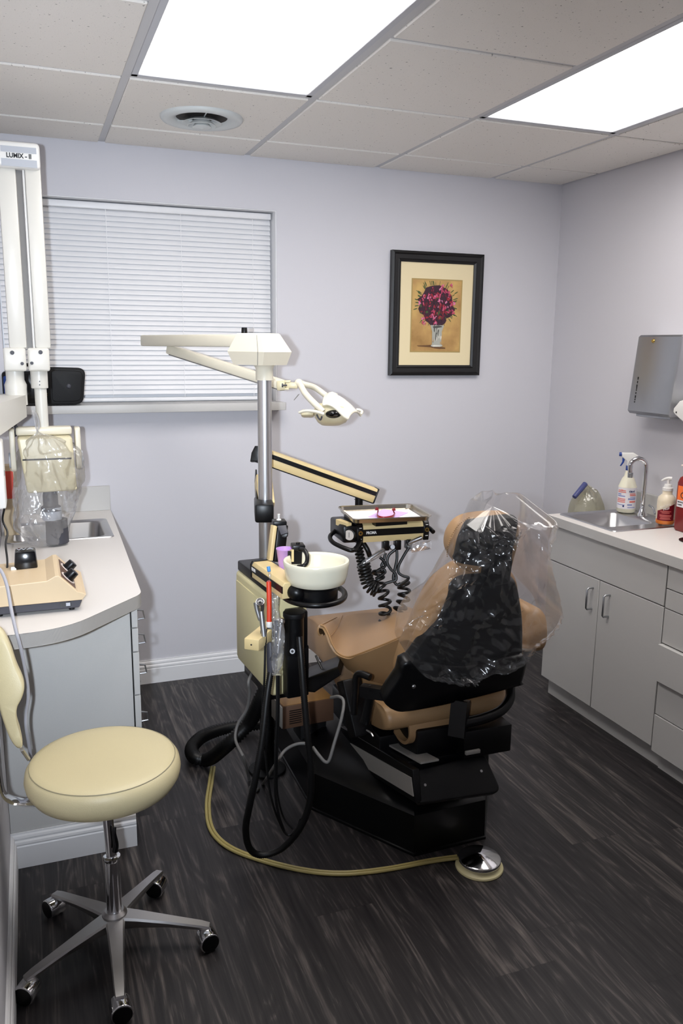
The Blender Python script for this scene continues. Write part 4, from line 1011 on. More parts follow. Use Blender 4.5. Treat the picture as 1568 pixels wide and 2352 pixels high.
near = catmull([Lp(742, 930, -0.07), Lp(752, 929, -0.072), Lp(765, 934, -0.075), Lp(778, 945, -0.075), Lp(789, 956, -0.075), Lp(798, 962, -0.07)], 5)
far = catmull([Lp(754, 912, 0.05), Lp(764, 909, 0.055), Lp(782, 913, 0.06), Lp(800, 925, 0.06), Lp(816, 940, 0.055), Lp(828, 955, 0.05)], 5)
rows = []
for k in range(11):
    u = k/10; rows.append([n_.lerp(f_, u)+UP*0.020*math.sin(PI*u)**0.7 for n_, f_ in zip(near, far)])
MB().sheet(rows, 0.004).build('visor', 'white_plastic', head)
b = MB(); b.tube(near, 0.0045, n=8, smooth=False); b.tube([near[-1]]+[r_[-1] for r_ in rows]+[far[-1]], 0.004, n=8, smooth=False); b.tube([r_[0] for r_ in rows], 0.005, n=8, smooth=False)
b.build('visor_rim', 'ivory', head)
MB().prism([Lp(741, 929, -0.06), Lp(750, 913, 0.04), Lp(754, 905, 0.05), Lp(763, 903, 0.055), Lp(775, 908, 0.058), Lp(768, 908, 0.05), Lp(757, 913, 0.04), Lp(747, 929, -0.06)], Vector((0, 0, 0.006)), 0.001).build('visor_bracket', 'ivory', head)
MB().bar(Lp(744, 917, -0.01), Lp(752, 907, 0.03), 0.004, 0.003).build('bracket_slot', 'charcoal', head)

# ================================================================== INSTRUMENT DELIVERY ARM AND CONTROL HEAD
t = thing('delivery_unit', 'cream and black instrument control head on a jointed arm, with coiled handpiece hoses', 'instrument unit', (1.12, 2.62, 0.6))
# vertical link behind the pole, front knuckle
MB().bar(P(607, 1180, d=2.775), P(604, 1160, d=2.95), 0.064, 0.064, up=(0, 0, 1), bev=0.008).build('knuckle', 'black', t)
MB().bar(P(611, 1165, d=2.90), P(604, 1100, d=3.0), 0.05, 0.058, up=(1, 0, 0), bev=0.006).build('lower_arm', 'cream_arm', t)
MB().bar(P(590, 1165, d=2.885), P(587, 1092, d=3.115), 0.05, 0.006, up=(1, 0, 0)).build('lower_arm_trim', 'black', t)
E0, E1 = P(590, 1041, d=3.0), P(858, 1137, d=3.14)
dE = (E1-E0).normalized()
MB().bar(E0, E1, 0.055, 0.056, bev=0.004).build('upper_arm', 'cream_arm', t)
nE = dE.cross(Vector((0, 0, 1))).normalized(); 
if nE.dot(FW) > 0: nE = -nE
uE = nE.cross(dE); uE = uE if uE.z > 0 else -uE
MB().bar(E0+nE*0.0275+uE*0.0085, E1+nE*0.0275+uE*0.0085, 0.003, 0.016, up=uE).build('arm_stripe', 'black', t)
MB().bar(E0-uE*0.029, E1-uE*0.029, 0.052, 0.004, up=uE).build('arm_underside', 'black', t)
MB().bar(E1-dE*0.001, E1+dE*0.005, 0.058, 0.060, up=uE, bev=0.003).build('end_cap', 'black', t)
q = [P(574, 1060, d=2.96), P(577, 1040, d=2.96), P(585, 1024, d=2.96), P(596, 1024, d=2.96), P(596, 1062, d=2.96), P(592, 1060, d=2.96)]
MB().prism(q, FW*0.06, 0.006).build('elbow_cap', 'black', t)
TCx, TCy, TZ = 1.166, 2.655, 0.966     # tray centre
tx = Vector((0.992, -0.125, 0)).normalized(); ty = Vector((0.125, 0.992, 0)).normalized()
Pst = P(824, 1148, d=3.12)
pb = Vector((TCx-0.10, TCy+0.11, 0)); 
MB().tube([Pst+Vector((0, 0, 0.035)), Pst, Vector((Pst.x, Pst.y, TZ-0.02))], 0.015, n=16, smooth=False).build('post', 'black', t)
MB().prism([P(812, 1146, d=3.115), P(840, 1146, d=3.115), P(832, 1152, d=3.115), P(820, 1152, d=3.115)], FW*0.02).build('post_gusset', 'black', t)
# head: front bar with end cheeks.  local frame hx (right) hy (away)
hd0 = P(822, 1228, d=2.89); hd1 = P(981, 1206, d=2.96)
hxd = (hd1-hd0); hxd.z = 0; hl = hxd.length; hxd.normalize(); hyd = Vector((-hxd.y, hxd.x, 0)); hyd = hyd if hyd.y > 0 else -hyd
def H(u, v, w_): return Vector((hd0.x, hd0.y, 0))+hxd*u+hyd*v+Vector((0, 0, (hd0.z+hd1.z)/2-0.006+w_))
sec = [(0.0, -0.034), (-0.004, -0.012), (-0.004, 0.010), (0.002, 0.026), (0.012, 0.032), (0.16, 0.036), (0.16, -0.030)]
MB().prism([H(0.018, v, w_) for v, w_ in sec], hxd*(hl-0.034)).build('control_bar', 'cream_arm', t, angle=30)
MB().bar(H(0.018, -0.0045, 0.001), H(hl-0.016, -0.0045, 0.001), 0.003, 0.024).build('front_stripe', 'black', t)
text('lettering', 'PROMA', 0.014, 'ink_white', t, H(0.028, -0.0062, 0.001), hxd, (0, 0, 1), bold=0.0004, squash=0.8)
for u0, u1 in ((-0.006, 0.018), (hl-0.016, hl+0.006)):
    ck = MB().prism([H(u0, v-0.003, w_*1.1) for v, w_ in sec], hxd*(u1-u0), 0.003).build('end_cheek', 'black', t)
    MB().lathe([(0.004, 0), (0.008, 0), (0.008, 0.004), (0.004, 0.004), (0.004, 0)], H((u0+u1)/2, -0.008, 0.002), axis=-hyd, n=20).build('control_ring', 'gold', ck)
    b = MB(); b.box(H((u0+u1)/2, -0.0085, 0.020), (0.009, 0.0015, 0.002)); b.box(H((u0+u1)/2, -0.0085, -0.020), (0.010, 0.0015, 0.002)); b.build('marking', 'ink_white', ck, smooth=False)
MB().box((H(-0.03, 0.075, 0.0)), (0.055, 0.17, 0.062), 0.008, Matrix((hxd, hyd, Vector((0, 0, 1)))).transposed()).build('side_box', 'black', t)
gz = H(-0.045, -0.002, -0.002)
MB().lathe([(0, 0), (0.022, 0), (0.022, 0.006), (0.019, 0.008)], H(-0.033, -0.012, 0.0), axis=-hyd+hxd*-0.9).build('gauge_bezel', 'black', t)
gd = (-hyd-hxd*0.9).normalized()
MB().lathe([(0, 0), (0.018, 0)], H(-0.033, -0.012, 0.0)+gd*0.0088, axis=gd).build('gauge_face', 'gauge_face', t)
MB().tube([H(-0.033, -0.012, 0.0)+gd*0.0095+Vector((0, 0, -0.008)), H(-0.033, -0.012, 0.0)+gd*0.0095+Vector((0, 0, 0.010))], 0.0008, n=6).build('gauge_needle', 'ink_black', t)
# side grab handles
MB().tube([H(-0.055, 0.10, -0.010), H(-0.085, 0.06, -0.020), H(-0.088, 0.01, -0.030), H(-0.06, -0.045, -0.040), H(-0.04, -0.06, -0.044), H(-0.02, -0.045, -0.040), H(0.004, -0.012, -0.024)], 0.008, n=12).build('handle', 'black', t)
MB().tube([H(hl+0.002, 0.05, 0.006), H(hl+0.016, 0.02, 0.0), H(hl+0.020, -0.01, -0.008)], 0.008, n=12).build('handle', 'black', t)
MB().bar(H(0.02, 0.05, 0.036), H(hl-0.02, 0.05, 0.036), 0.05, 0.008).box2(Vector((TCx-0.06, TCy-0.07, TZ-0.02)), Vector((TCx+0.06, TCy+0.07, TZ-0.0006))).build('tray_support', 'black', t)
MB().bar(H(-0.052, 0.07, 0.030), H(-0.035, -0.005, 0.030), 0.02, 0.02).build('corner_trim', 'cream_arm', t)
# holder bar and clips, handpieces
def clip(u): 
    MB().box(H(u, 0.006, -0.050), (0.022, 0.03, 0.036), 0.004, Matrix((hxd, hyd, Vector((0, 0, 1)))).transposed()).build('holder_clip', 'black', t)
for u in (0.105, 0.150, 0.192): clip(u)
MB().tube([H(0.02, 0.02, -0.03), H(0.035, 0.0, -0.060), H(0.045, 0.0, -0.085)], 0.009, n=10).build('holder_clip', 'black', t)
hpz = [(H(0.096, -0.020, -0.060), H(0.055, 0.020, -0.082)), ]
MB().tube([H(0.118, -0.034, -0.048), H(0.125, 0.0, -0.058), H(0.135, 0.04, -0.068)], 0.008, n=12, radf=lambda u: 0.008+0.001*math.sin(u*20)).build('handpiece', 'steel_brushed', t)
MB().tube([H(0.086, -0.028, -0.062), H(0.070, -0.012, -0.078), H(0.030, 0.0, -0.105), H(0.006, 0.004, -0.128)], 0.012, n=12, radf=lambda u: 0.012-0.003*u).build('handpiece', 'clear_sleeve', t)
MB().tube([H(0.088, -0.030, -0.058), H(0.074, -0.014, -0.072), H(0.038, 0.0, -0.098)], 0.006, n=10).build('handpiece', 'steel_brushed', t)
MB().tube([H(0.185, 0.0, -0.05), H(0.205, -0.012, -0.036), H(0.232, -0.024, -0.022)], 0.0075, n=10).build('handpiece', 'steel_brushed', t)
rows = []
for i in range(8):
    v = i/7; rows.append([H(0.19+0.055*v+0.012*math.cos(2*PI*k/14)*(1+v), -0.004-0.02*v+0.012*math.sin(2*PI*k/14), -0.050+0.015*v-0.035*(k % 7)/7*(1 if k < 7 else 1)+0.004*noise.noise(Vector((i, k, 1)))) for k in range(14)])
MB().sheet(rows, closed_u=True).build('barrier_sleeve', 'clear_sleeve', t)
# hoses
def Hp(px, py, dd=2.93): return P(px, py, d=dd)
def hose(pts, dd=2.93, r=0.0055): MB().tube([Hp(*p, dd) if len(p) == 2 else Hp(*p) for p in pts], r, n=8, res=8).build('hose', 'rubber', t)
hose([(908, 1262), (893, 1275), (889, 1292), (897, 1307), (908, 1318), (909, 1332), (898, 1336), (885, 1340)], 2.93)
hose([(911, 1262), (911, 1285), (906, 1310), (903, 1330), (911, 1343), (920, 1340)], 2.95)
hose([(938, 1258), (925, 1280), (915, 1300), (915, 1315), (926, 1323), (937, 1326), (934, 1333), (920, 1342)], 2.93)
hose([(872, 1280), (882, 1290), (884, 1300), (876, 1305), (864, 1312)], 2.95)
hose([(885, 1270), (880, 1290), (876, 1300), (884, 1312), (880, 1318), (862, 1330)], 2.96)
b = MB(); coil(b, [Hp(822, 1252), Hp(826, 1275), Hp(832, 1300), Hp(840, 1320)], 0.013, 0.0048, 0.012); coil(b, [Hp(834, 1296), Hp(840, 1322), Hp(848, 1345), Hp(866, 1357)], 0.021, 0.0052, 0.0115)
b.build('coiled_hose', 'rubber', t)
b = MB(); coil(b, [Hp(872, 1306, 2.97), Hp(868, 1320, 2.97), Hp(872, 1345, 2.97), Hp(882, 1370, 2.97), Hp(884, 1395, 2.97), Hp(884, 1430, 2.99)], 0.020, 0.0058, 0.030); b.build('coiled_hose', 'rubber', t)
b = MB(); coil(b, [Hp(926, 1338, 2.99), Hp(928, 1360, 2.99), Hp(924, 1385, 2.99), Hp(914, 1408, 2.99), Hp(910, 1430, 3.01)], 0.020, 0.0058, 0.028); b.build('coiled_hose', 'rubber', t)

# ---- tray and what lies on it
t = thing('instrument_tray', 'rectangular stainless instrument tray lying on the control head', 'tray', (TCx, TCy, TZ))
def rrect(w_, h_, r, z_, n=6):
    out = []
    for sx, sy, a0 in [(1, 1, 0), (-1, 1, 90), (-1, -1, 180), (1, -1, 270)]:
        for k in range(n+1):
            a = math.radians(a0+90*k/n); u = sx*(w_-r)+r*math.cos(a); v = sy*(h_-r)+r*math.sin(a)
            out.append(Vector((TCx, TCy, z_))+tx*u+ty*v)
    return out
TW, TH_ = 0.146, 0.118
b = MB(); b.loft([rrect(TW-0.016, TH_-0.016, 0.018, TZ+0.0015), rrect(TW-0.010, TH_-0.010, 0.022, TZ+0.004), rrect(TW-0.006, TH_-0.006, 0.024, TZ+0.017), rrect(TW, TH_, 0.028, TZ+0.019), rrect(TW+0.001, TH_+0.001, 0.028, TZ+0.016), rrect(TW-0.005, TH_-0.005, 0.024, TZ+0.014), rrect(TW-0.009, TH_-0.009, 0.021, TZ+0.001), rrect(TW-0.016, TH_-0.016, 0.018, TZ)], cap=False)
b.poly(rrect(TW-0.016, TH_-0.016, 0.018, TZ+0.0015)); b.poly(rrect(TW-0.016, TH_-0.016, 0.018, TZ))
b.build('tray', 'tray_steel', t, angle=30)
def TP(u, v, w_): return Vector((TCx, TCy, TZ+w_))+tx*u+ty*v
tag(MB().prism([TP(-0.122, -0.094, 0.0021), TP(0.124, -0.094, 0.0021), TP(0.124, 0.092, 0.0021), TP(-0.122, 0.092, 0.0021)], (0, 0, 0.0006)).build('tray_paper', 'paper', smooth=False), 'white paper liner covering the bottom of the steel tray', 'paper')
np_ = [P(845, 1188, z=TZ+0.0033), P(905, 1192, z=TZ+0.0033), P(937, 1178, z=TZ+0.0033), P(880, 1170, z=TZ+0.0033)]
tag(MB().prism(np_, (0, 0, 0.0012)).build('paper_napkin', 'lilac', smooth=False), 'lilac paper napkin on the white tray liner', 'napkin')
t = thing('bite_clamp', 'dark red curved instrument with forked ends on the lilac napkin', 'dental instrument', P(884, 1186, z=TZ+0.0047))
zr = TZ+0.0048
arc = [P(px, py, z=zr+0.006) for px, py in [(867, 1178), (866, 1184), (870, 1188), (880, 1190), (892, 1189), (902, 1186), (906, 1180)]]
MB().tube(arc, 0.004, n=8, flat=(0.0020, 0.0058)).build('bow', 'wine', t)
for p0, p1, s_ in [(arc[0], P(865, 1170, z=zr+0.024), 1), (arc[-1], P(904, 1171, z=zr+0.024), -1)]:
    MB().tube([p0, (p0+p1)/2+Vector((0.003*s_, 0, 0.004)), p1], 0.0026, n=8).build('prong', 'wine', t)
    MB().box(p1, (0.012, 0.008, 0.006), 0.0015).box(p1+Vector((-0.003, 0, 0.005)), (0.003, 0.005, 0.006)).box(p1+Vector((0.003, 0, 0.005)), (0.003, 0.005, 0.006)).build('jaw', 'wine', t)

# ================================================================== CUSPIDOR / INSTRUMENT CABINET
t = thing('dental_unit', 'cream cuspidor cabinet with spittoon bowl and black instrument canister', 'dental unit', (0.69, 2.45, 0.47))
ca = Vector((-0.0719, 0.9974, 0)); cw = Vector((0.9974, 0.0719, 0)); cB = Vector((0.642, 2.295, 0))
def Cb(u, v, z_): return cB+cw*u+ca*v+Vector((0, 0, z_))
Rc = Matrix((cw, ca, Vector((0, 0, 1)))).transposed()
MB().box(Cb(0.061, 0.175, 0.658), (0.122, 0.350, 0.322), 0.016, Rc, seg=4).build('cabinet', 'cream_unit', t)
MB().box(Cb(-0.0005, 0.175, 0.652), (0.006, 0.316, 0.270), 0.004, Rc, seg=2).build('side_panel', 'cream_unit', t)
MB().box(Cb(0.061, 0.19, 0.835), (0.112, 0.300, 0.035), 0.006, Rc).build('top_deck', 'black', t)
MB().box(Cb(0.061, 0.175, 0.48), (0.10, 0.25, 0.03), 0.004, Rc).build('underside', 'black', t)
MB().box(Cb(0.11, 0.40, 0.66), (0.10, 0.11, 0.08), 0.006, Rc).build('pole_clamp', 'black', t)
# console arm from the deck to the bowl
k0, k1 = Vector((0.648, 2.425, 0)), Vector((0.672, 2.17, 0))
kd = (k1-k0).normalized(); kn = Vector((kd.y, -kd.x, 0)); kn = kn if kn.x < 0 else -kn
def Kp(u, v, z_): return k0+kd*u+kn*v+Vector((0, 0, z_))
kl = (k1-k0).length
sec = [(-0.032, 0.852), (0.030, 0.852), (0.030, 0.890), (0.024, 0.900), (-0.028, 0.900), (-0.032, 0.894)]
MB().prism([Kp(0, v, z_) for v, z_ in sec], kd*kl, 0.003).build('console_arm', 'cream_arm', t)
MB().prism([Kp(-0.012, v*1.08, 0.850+(z_-0.852)*1.08) for v, z_ in sec], kd*0.0125, 0.003).build('console_end', 'black', t)
MB().bar(Kp(0.0, 0.0305, 0.879), Kp(kl, 0.0305, 0.879), 0.003, 0.020).build('console_stripe', 'black', t)
text('lettering', 'PROMA', 0.0135, 'ink_white', t, Kp(0.006, 0.0322, 0.880), kd, (0, 0, 1), bold=0.0004, squash=0.75)
MB().bar(Kp(0.02, -0.045, 0.868), Kp(kl-0.05, -0.045, 0.868), 0.05, 0.04, bev=0.006).build('console_back', 'black', t)
# bowl
BC = Vector((0.750, 2.186, 0))
MB().lathe([(0, 0.856), (0.034, 0.856), (0.036, 0.880), (0.068, 0.884), (0.084, 0.891), (0.090, 0.910), (0.0945, 0.940), (0.0965, 0.950), (0.0945, 0.9555), (0.090, 0.9565), (0.085, 0.954), (0.0825, 0.946), (0.078, 0.918), (0.068, 0.900), (0.030, 0.890), (0.012, 0.886), (0, 0.886)], BC, n=64).build('spittoon_bowl', 'bowl_plastic', t, angle=50)
MB().lathe([(0, 0.828), (0.058, 0.828), (0.063, 0.834), (0.064, 0.874), (0.060, 0.879), (0.04, 0.880), (0, 0.880)], BC).build('bowl_base', 'black', t)
MB().tube([Kp(kl-0.02, -0.005, 0.872), Kp(kl+0.005, -0.012, 0.868), Vector((0.70, 2.18, 0.855))], 0.026, n=20, radf=lambda u: 0.024).build('bowl_neck', 'black', t)
zr_ = 0.842
rail = [P(px, py, z=zr_) for px, py in [(644, 1366), (668, 1381), (706, 1390), (745, 1390), (778, 1382), (791, 1370), (788, 1357), (772, 1347), (756, 1342)]]
MB().tube(rail, 0.0085, n=12).build('guard_rail', 'black', t)
# cup filler
F0, F1 = P(637, 1290, d=2.60), P(646, 1205, d=2.60)
up_ = (F1-F0).normalized()
MB().bar(F0, F1, 0.034, 0.040, up=(0, 1, 0), bev=0.003).build('filler_post', 'black', t)
MB().bar(P(619, 1287, d=2.59), P(629, 1206, d=2.59), 0.012, 0.034, up=(0, 1, 0), bev=0.002).build('filler_trim', 'cream_arm', t)
R3 = Matrix.Rotation(-0.15, 3, 'Z')
MB().box(P(641, 1201, d=2.60), (0.042, 0.048, 0.018), 0.003, R3).build('filler_head', 'black', t)
MB().prism([P(636, 1208, d=2.565), P(656, 1206, d=2.565), P(661, 1224, d=2.55), P(645, 1229, d=2.55)], FW*0.02, 0.002).build('filler_nozzle', 'charcoal', t)
MB().prism([P(645, 1229, d=2.55), P(661, 1224, d=2.55), P(660, 1232, d=2.55), P(655, 1236, d=2.55), P(647, 1235, d=2.55)], FW*0.025, 0.002).build('filler_spout', 'black', t)
tg = P(640, 1193, d=2.60)
MB().lathe([(0, 0), (0.008, 0), (0.007, 0.003), (0, 0.004)], tg+Vector((0, 0, -0.002))).tube([tg, tg+Vector((0, 0, 0.006)), tg+Vector((0.0, 0, 0.017))], 0.003, n=8, smooth=False, radf=lambda u: 0.0025+0.002*u).build('toggle_switch', 'white_plastic', t)
# bowl rinse spout
q = P(684, 1262, d=2.45)
MB().box(q+Vector((0, 0, 0.008)), (0.038, 0.045, 0.018), 0.003, R3).build('rinse_head', 'black', t)
MB().bar(P(676, 1295, d=2.44), P(677, 1266, d=2.44), 0.035, 0.03, up=(0, 1, 0)).build('rinse_post', 'black', t)
MB().bar(P(670, 1290, d=2.425), P(670, 1262, d=2.425), 0.006, 0.02, up=(0, 1, 0)).build('rinse_trim', 'cream_arm', t)
MB().cyl(q+Vector((0, 0, 0.016)), q+Vector((0, 0, 0.022)), 0.006).build('rinse_button', 'black_gloss', t)
MB().tube([P(690, 1262, d=2.42), P(699, 1264, d=2.40), P(705, 1276, d=2.385), P(704, 1292, d=2.375), P(696, 1300, d=2.37), P(684, 1302, d=2.38)], 0.0065, n=12).build('rinse_spout', 'black', t)
# suction canister, back plate, holder bar
CC = Vector((0.694, 2.225, 0)); zt_ = P(674, 1405, y=2.225).z
MB().cyl(CC+Vector((0, 0, zt_-0.13)), CC+Vector((0, 0, zt_-0.012)), 0.0300).build('canister', 'black', t)
MB().cyl(CC+Vector((0, 0, zt_-0.016)), CC+Vector((0, 0, zt_)), 0.0325, bev=0.003).build('canister_lid', 'black_matte', t)
MB().box(Cb(0.074, -0.020, 0.585), (0.072, 0.045, 0.165), 0.006, Rc).build('front_cover', 'black', t)
MB().box(Cb(0.074, -0.022, 0.72), (0.060, 0.050, 0.12), 0.006, Rc).build('front_cover', 'black', t)
b = MB(); nz_ = P(672, 1494, d=2.42)
b.cyl(nz_, nz_-FW*0.016, 0.0075).build('hose_nipple', 'steel', t)
MB().cyl(nz_-FW*0.016, nz_-FW*0.0165, 0.004).build('nipple_bore', 'rubber', t)
hb0, hb1 = P(577, 1481, d=2.32), P(672, 1391, d=2.62)
hb1 = Vector((hb1.x, hb1.y, hb0.z))
MB().bar(hb0, hb1, 0.046, 0.034, bev=0.004).build('holder_bar', 'cream_arm', t)
hdn = (hb1-hb0).normalized()
MB().cyl(hb0-hdn*0.0002, hb0-hdn*0.0012, 0.0025).build('bar_screw', 'ink_black', t)
def Bp(px, py, d): return P(px, py, d=d)
for (x0, y0_, x1, y1_, d_) in [(597, 1447, 612, 1478, 2.36), (612, 1434, 628, 1466, 2.40)]:
    a, c = Bp(x0, y0_, d_), Bp(x1, y1_, d_)
    MB().prism([Bp(x0, y0_, d_), Bp(x1, y0_+1, d_), Bp(x1, y1_, d_), Bp(x0+2, y1_-2, d_)], FW*0.035, 0.003).build('holder_clip', 'black', t)
# ---- things held by the unit
t2 = thing('paper_cup', 'lilac disposable cup standing behind the spittoon bowl', 'cup', P(654, 1302, d=2.53))
cp = P(654, 1302, d=2.53); cp = Vector((cp.x, cp.y, 0.893))
zc_ = P(653, 1258, d=2.53).z
hh = zc_-cp.z
MB().lathe([(0, 0.001), (0.0175, 0.0), (0.0185, 0.003), (0.0255, hh-0.002), (0.0268, hh-0.001), (0.0268, hh+0.001), (0.0252, hh+0.001), (0.0178, 0.004), (0, 0.004)], cp).build('cup', 'lilac_cup', t2, angle=50)
def instr(name, label, cat): return thing(name, label, cat, P(612, 1470, d=2.38))
t2 = instr('suction_handpiece', 'silver angled handpiece at the left end of the cream holder bar', 'dental instrument')
MB().tube([Bp(606, 1462, 2.345), Bp(602, 1425, 2.345), Bp(599, 1396, 2.345)], 0.0078, n=16).build('barrel', 'steel_brushed', t2)
MB().tube([Bp(599, 1400, 2.345), Bp(598, 1388, 2.335), Bp(597, 1382, 2.325)], 0.011, n=16, radf=lambda u: 0.0095+0.003*u).build('head', 'steel_brushed', t2)
hq = Bp(597, 1383, 2.318)
for k, (ro, ri, m_) in enumerate([(0.010, 0.007, 'chrome'), (0.006, 0.0042, 'chrome')]): MB().lathe([(ri, 0), (ro, 0), (ro, 0.002+k*0.001), (ri, 0.002+k*0.001), (ri, 0)], hq+Vector((0, 0, 0.001)), axis=-FW+Vector((0, 0, 0.4)), n=24).build('ring', m_, t2)
MB().ball(hq-FW*0.001, 0.0035).build('bore', 'rubber', t2)
MB().tube([Bp(597, 1425, 2.36), Bp(590, 1400, 2.36), Bp(588, 1384, 2.36)], 0.006, n=12, radf=lambda u: 0.005+0.003*u).build('side_tube', 'steel_brushed', t2)
t2 = instr('suction_tip', 'red plastic suction tip standing in the instrument holder', 'suction tip')
MB().tube([Bp(618, 1430, 2.40), Bp(618, 1385, 2.40), Bp(617, 1336, 2.40)], 0.0073, n=16).build('tube', 'red_plastic', t2)
MB().lathe([(0.0, 0), (0.0055, 0)], Bp(617, 1335.5, 2.398), axis=UP*0.7-FW*0.5, n=20).build('opening', 'maroon', t2)
MB().cyl(Bp(618, 1441, 2.40), Bp(618, 1428, 2.40), 0.0088, bev=0.001).build('collar', 'white_plastic', t2)
t2 = instr('saliva_ejector', 'thin clear saliva ejector with blue tip beside the red suction tip', 'suction tip')
MB().tube([Bp(630, 1440, 2.43), Bp(626, 1380, 2.43), Bp(619, 1318, 2.43), Bp(617, 1312, 2.43)], 0.0035, n=10).build('tube', 'clear_sleeve', t2)
MB().cyl(Bp(618, 1313, 2.43), Bp(616, 1301, 2.43), 0.0052, bev=0.001).build('tip', 'blue_tip', t2)
def sleeve(name, label, ctr, wds, d_, dep=0.012):
    rows = []; pts = catmull([Bp(px, py, d_) for px, py in ctr], 8); n = len(pts)
    ws = [w_*d_/F_PX for w_ in wds]
    for i, p in enumerate(pts):
        f = i/(n-1)*(len(ws)-1); k = min(int(f), len(ws)-2); w_ = ws[k]+(ws[k+1]-ws[k])*(f-k)
        rows.append([p+RT*(w_*math.cos(2*PI*j/24))+FW*(dep*math.sin(2*PI*j/24))+RT*0.003*noise.noise(Vector((j*0.9, i*0.22, 3)))+FW*0.006*noise.noise(Vector((j*0.9, i*0.25, 7))) for j in range(24)])
    return tag(MB().sheet(rows, closed_u=True).build(name, 'clear_sleeve', angle=180), label, 'plastic sleeve')
sleeve('barrier_sleeve', 'tall clear plastic sleeve around the saliva ejector beside the red suction tip', [(631, 1328), (632, 1360), (632, 1400), (634, 1440)], [8, 9, 9, 10], 2.44)
sleeve('barrier_sleeve', 'crumpled clear plastic sleeve hanging below the instrument clips', [(638, 1420), (639, 1450), (638, 1490), (636, 1525), (633, 1542), (634, 1550)], [10, 15, 15, 13, 7, 10], 2.36, 0.014)
t2 = instr('air_water_syringe', 'dark grey air-water syringe inside the crumpled plastic sleeve', 'dental instrument')
MB().tube([Bp(634, 1425, 2.375), Bp(635, 1470, 2.375), Bp(632, 1510, 2.375)], 0.0055, n=12).build('barrel', 'charcoal', t2)
MB().tube([Bp(646, 1428, 2.37), Bp(642, 1460, 2.37), Bp(638, 1500, 2.37)], 0.0065, n=12).build('barrel', 'steel', t2)
MB().ball(Bp(647, 1428, 2.365), 0.009).build('head', 'steel', t2)
MB().tube([Bp(620, 1475, 2.38), Bp(622, 1510, 2.38), Bp(622, 1545, 2.38)], 0.011, n=14, radf=lambda u: 0.010+0.003*math.sin(u*3)).build('grip', 'charcoal', t2)
MB().tube([Bp(622, 1515, 2.37), Bp(630, 1506, 2.365), Bp(635, 1502, 2.36)], 0.006, n=10).build('lever', 'charcoal', t2)
# ---- hoses hanging from the unit
def loose(pts):
    out = []
    for px, py, d_ in pts:
        p = P(px, py, d=d_); out.append(Vector((p.x, p.y, max(p.z, 0.014))))
    return out
b = MB(); corrugated(b, loose([(622, 1540, 2.38), (613, 1600, 2.37), (603, 1690, 2.36), (588, 1780, 2.36), (573, 1850, 2.38), (564, 1905, 2.42), (574, 1950, 2.46), (603, 1964, 2.48), (648, 1948, 2.48), (690, 1900, 2.46), (711, 1840, 2.44), (714, 1770, 2.42), (706, 1690, 2.40), (698, 1600, 2.39), (692, 1520, 2.39), (687, 1462, 2.40)]), 0.0105, 0.0055, 0.16)
tag(b.build('suction_hose', 'rubber', angle=180), 'black ribbed suction hose looping from the instrument holder almost to the floor', 'hose')
tag(MB().tube(loose([(609, 1476, 2.36), (607, 1560, 2.37), (602, 1640, 2.40), (610, 1740, 2.42), (622, 1830, 2.44), (642, 1890, 2.46), (660, 1918, 2.47), (680, 1905, 2.47), (690, 1880, 2.47)]), 0.0034, n=8).build('air_hose', 'rubber'), 'thin black air hose hanging from the silver handpiece', 'hose')
tag(MB().tube(loose([(636, 1552, 2.38), (636, 1640, 2.39), (632, 1740, 2.41), (632, 1820, 2.43), (640, 1872, 2.45), (653, 1912, 2.47)]), 0.0040, n=8).tube(loose([(640, 1552, 2.40), (640, 1640, 2.41), (636, 1750, 2.43), (637, 1820, 2.45), (650, 1875, 2.47), (672, 1905, 2.47)]), 0.0030, n=8).build('twin_hose', 'rubber'), 'pair of thin black hoses hanging from the crumpled plastic sleeve', 'hose')
b = MB(); q = [Vector((0.735, 2.60, 0.47)), P(600, 1600, d=2.86), P(572, 1660, d=2.92), P(520, 1712, d=2.93)]
q += [Vector((*P(px, py, z=0.034).xy, 0.034)) for px, py in [(478, 1744), (446, 1738), (441, 1716), (468, 1690), (520, 1672), (585, 1664), (650, 1660)]]
corrugated(b, q, 0.0265, 0.012, 0.22, n=16)
tag(b.build('vacuum_hose', 'rubber', angle=180), 'thick black ribbed hose curling on the floor behind the stool and cream cabinet', 'hose')
gz0 = 0.006
q = [Vector((0.70, 2.62, 0.50)), P(572, 1560, d=2.72), P(573, 1590, d=2.74), P(567, 1628, d=2.78), P(546, 1664, d=2.80), P(541, 1700, d=2.78), P(560, 1742, d=2.72)]+[Vector((*P(px, py, z=gz0).xy, gz0)) for px, py in [(572, 1790), (577, 1816), (590, 1815), (604, 1800)]]
q += [P(632, 1756, d=2.62), P(654, 1724, d=2.62), P(682, 1709, d=2.62), P(712, 1708, d=2.62)]
tag(MB().tube(q, 0.0052, n=10).build('cable', 'grey_cable'), 'grey cable falling from the cream cabinet and looping back past the hoses', 'cable')
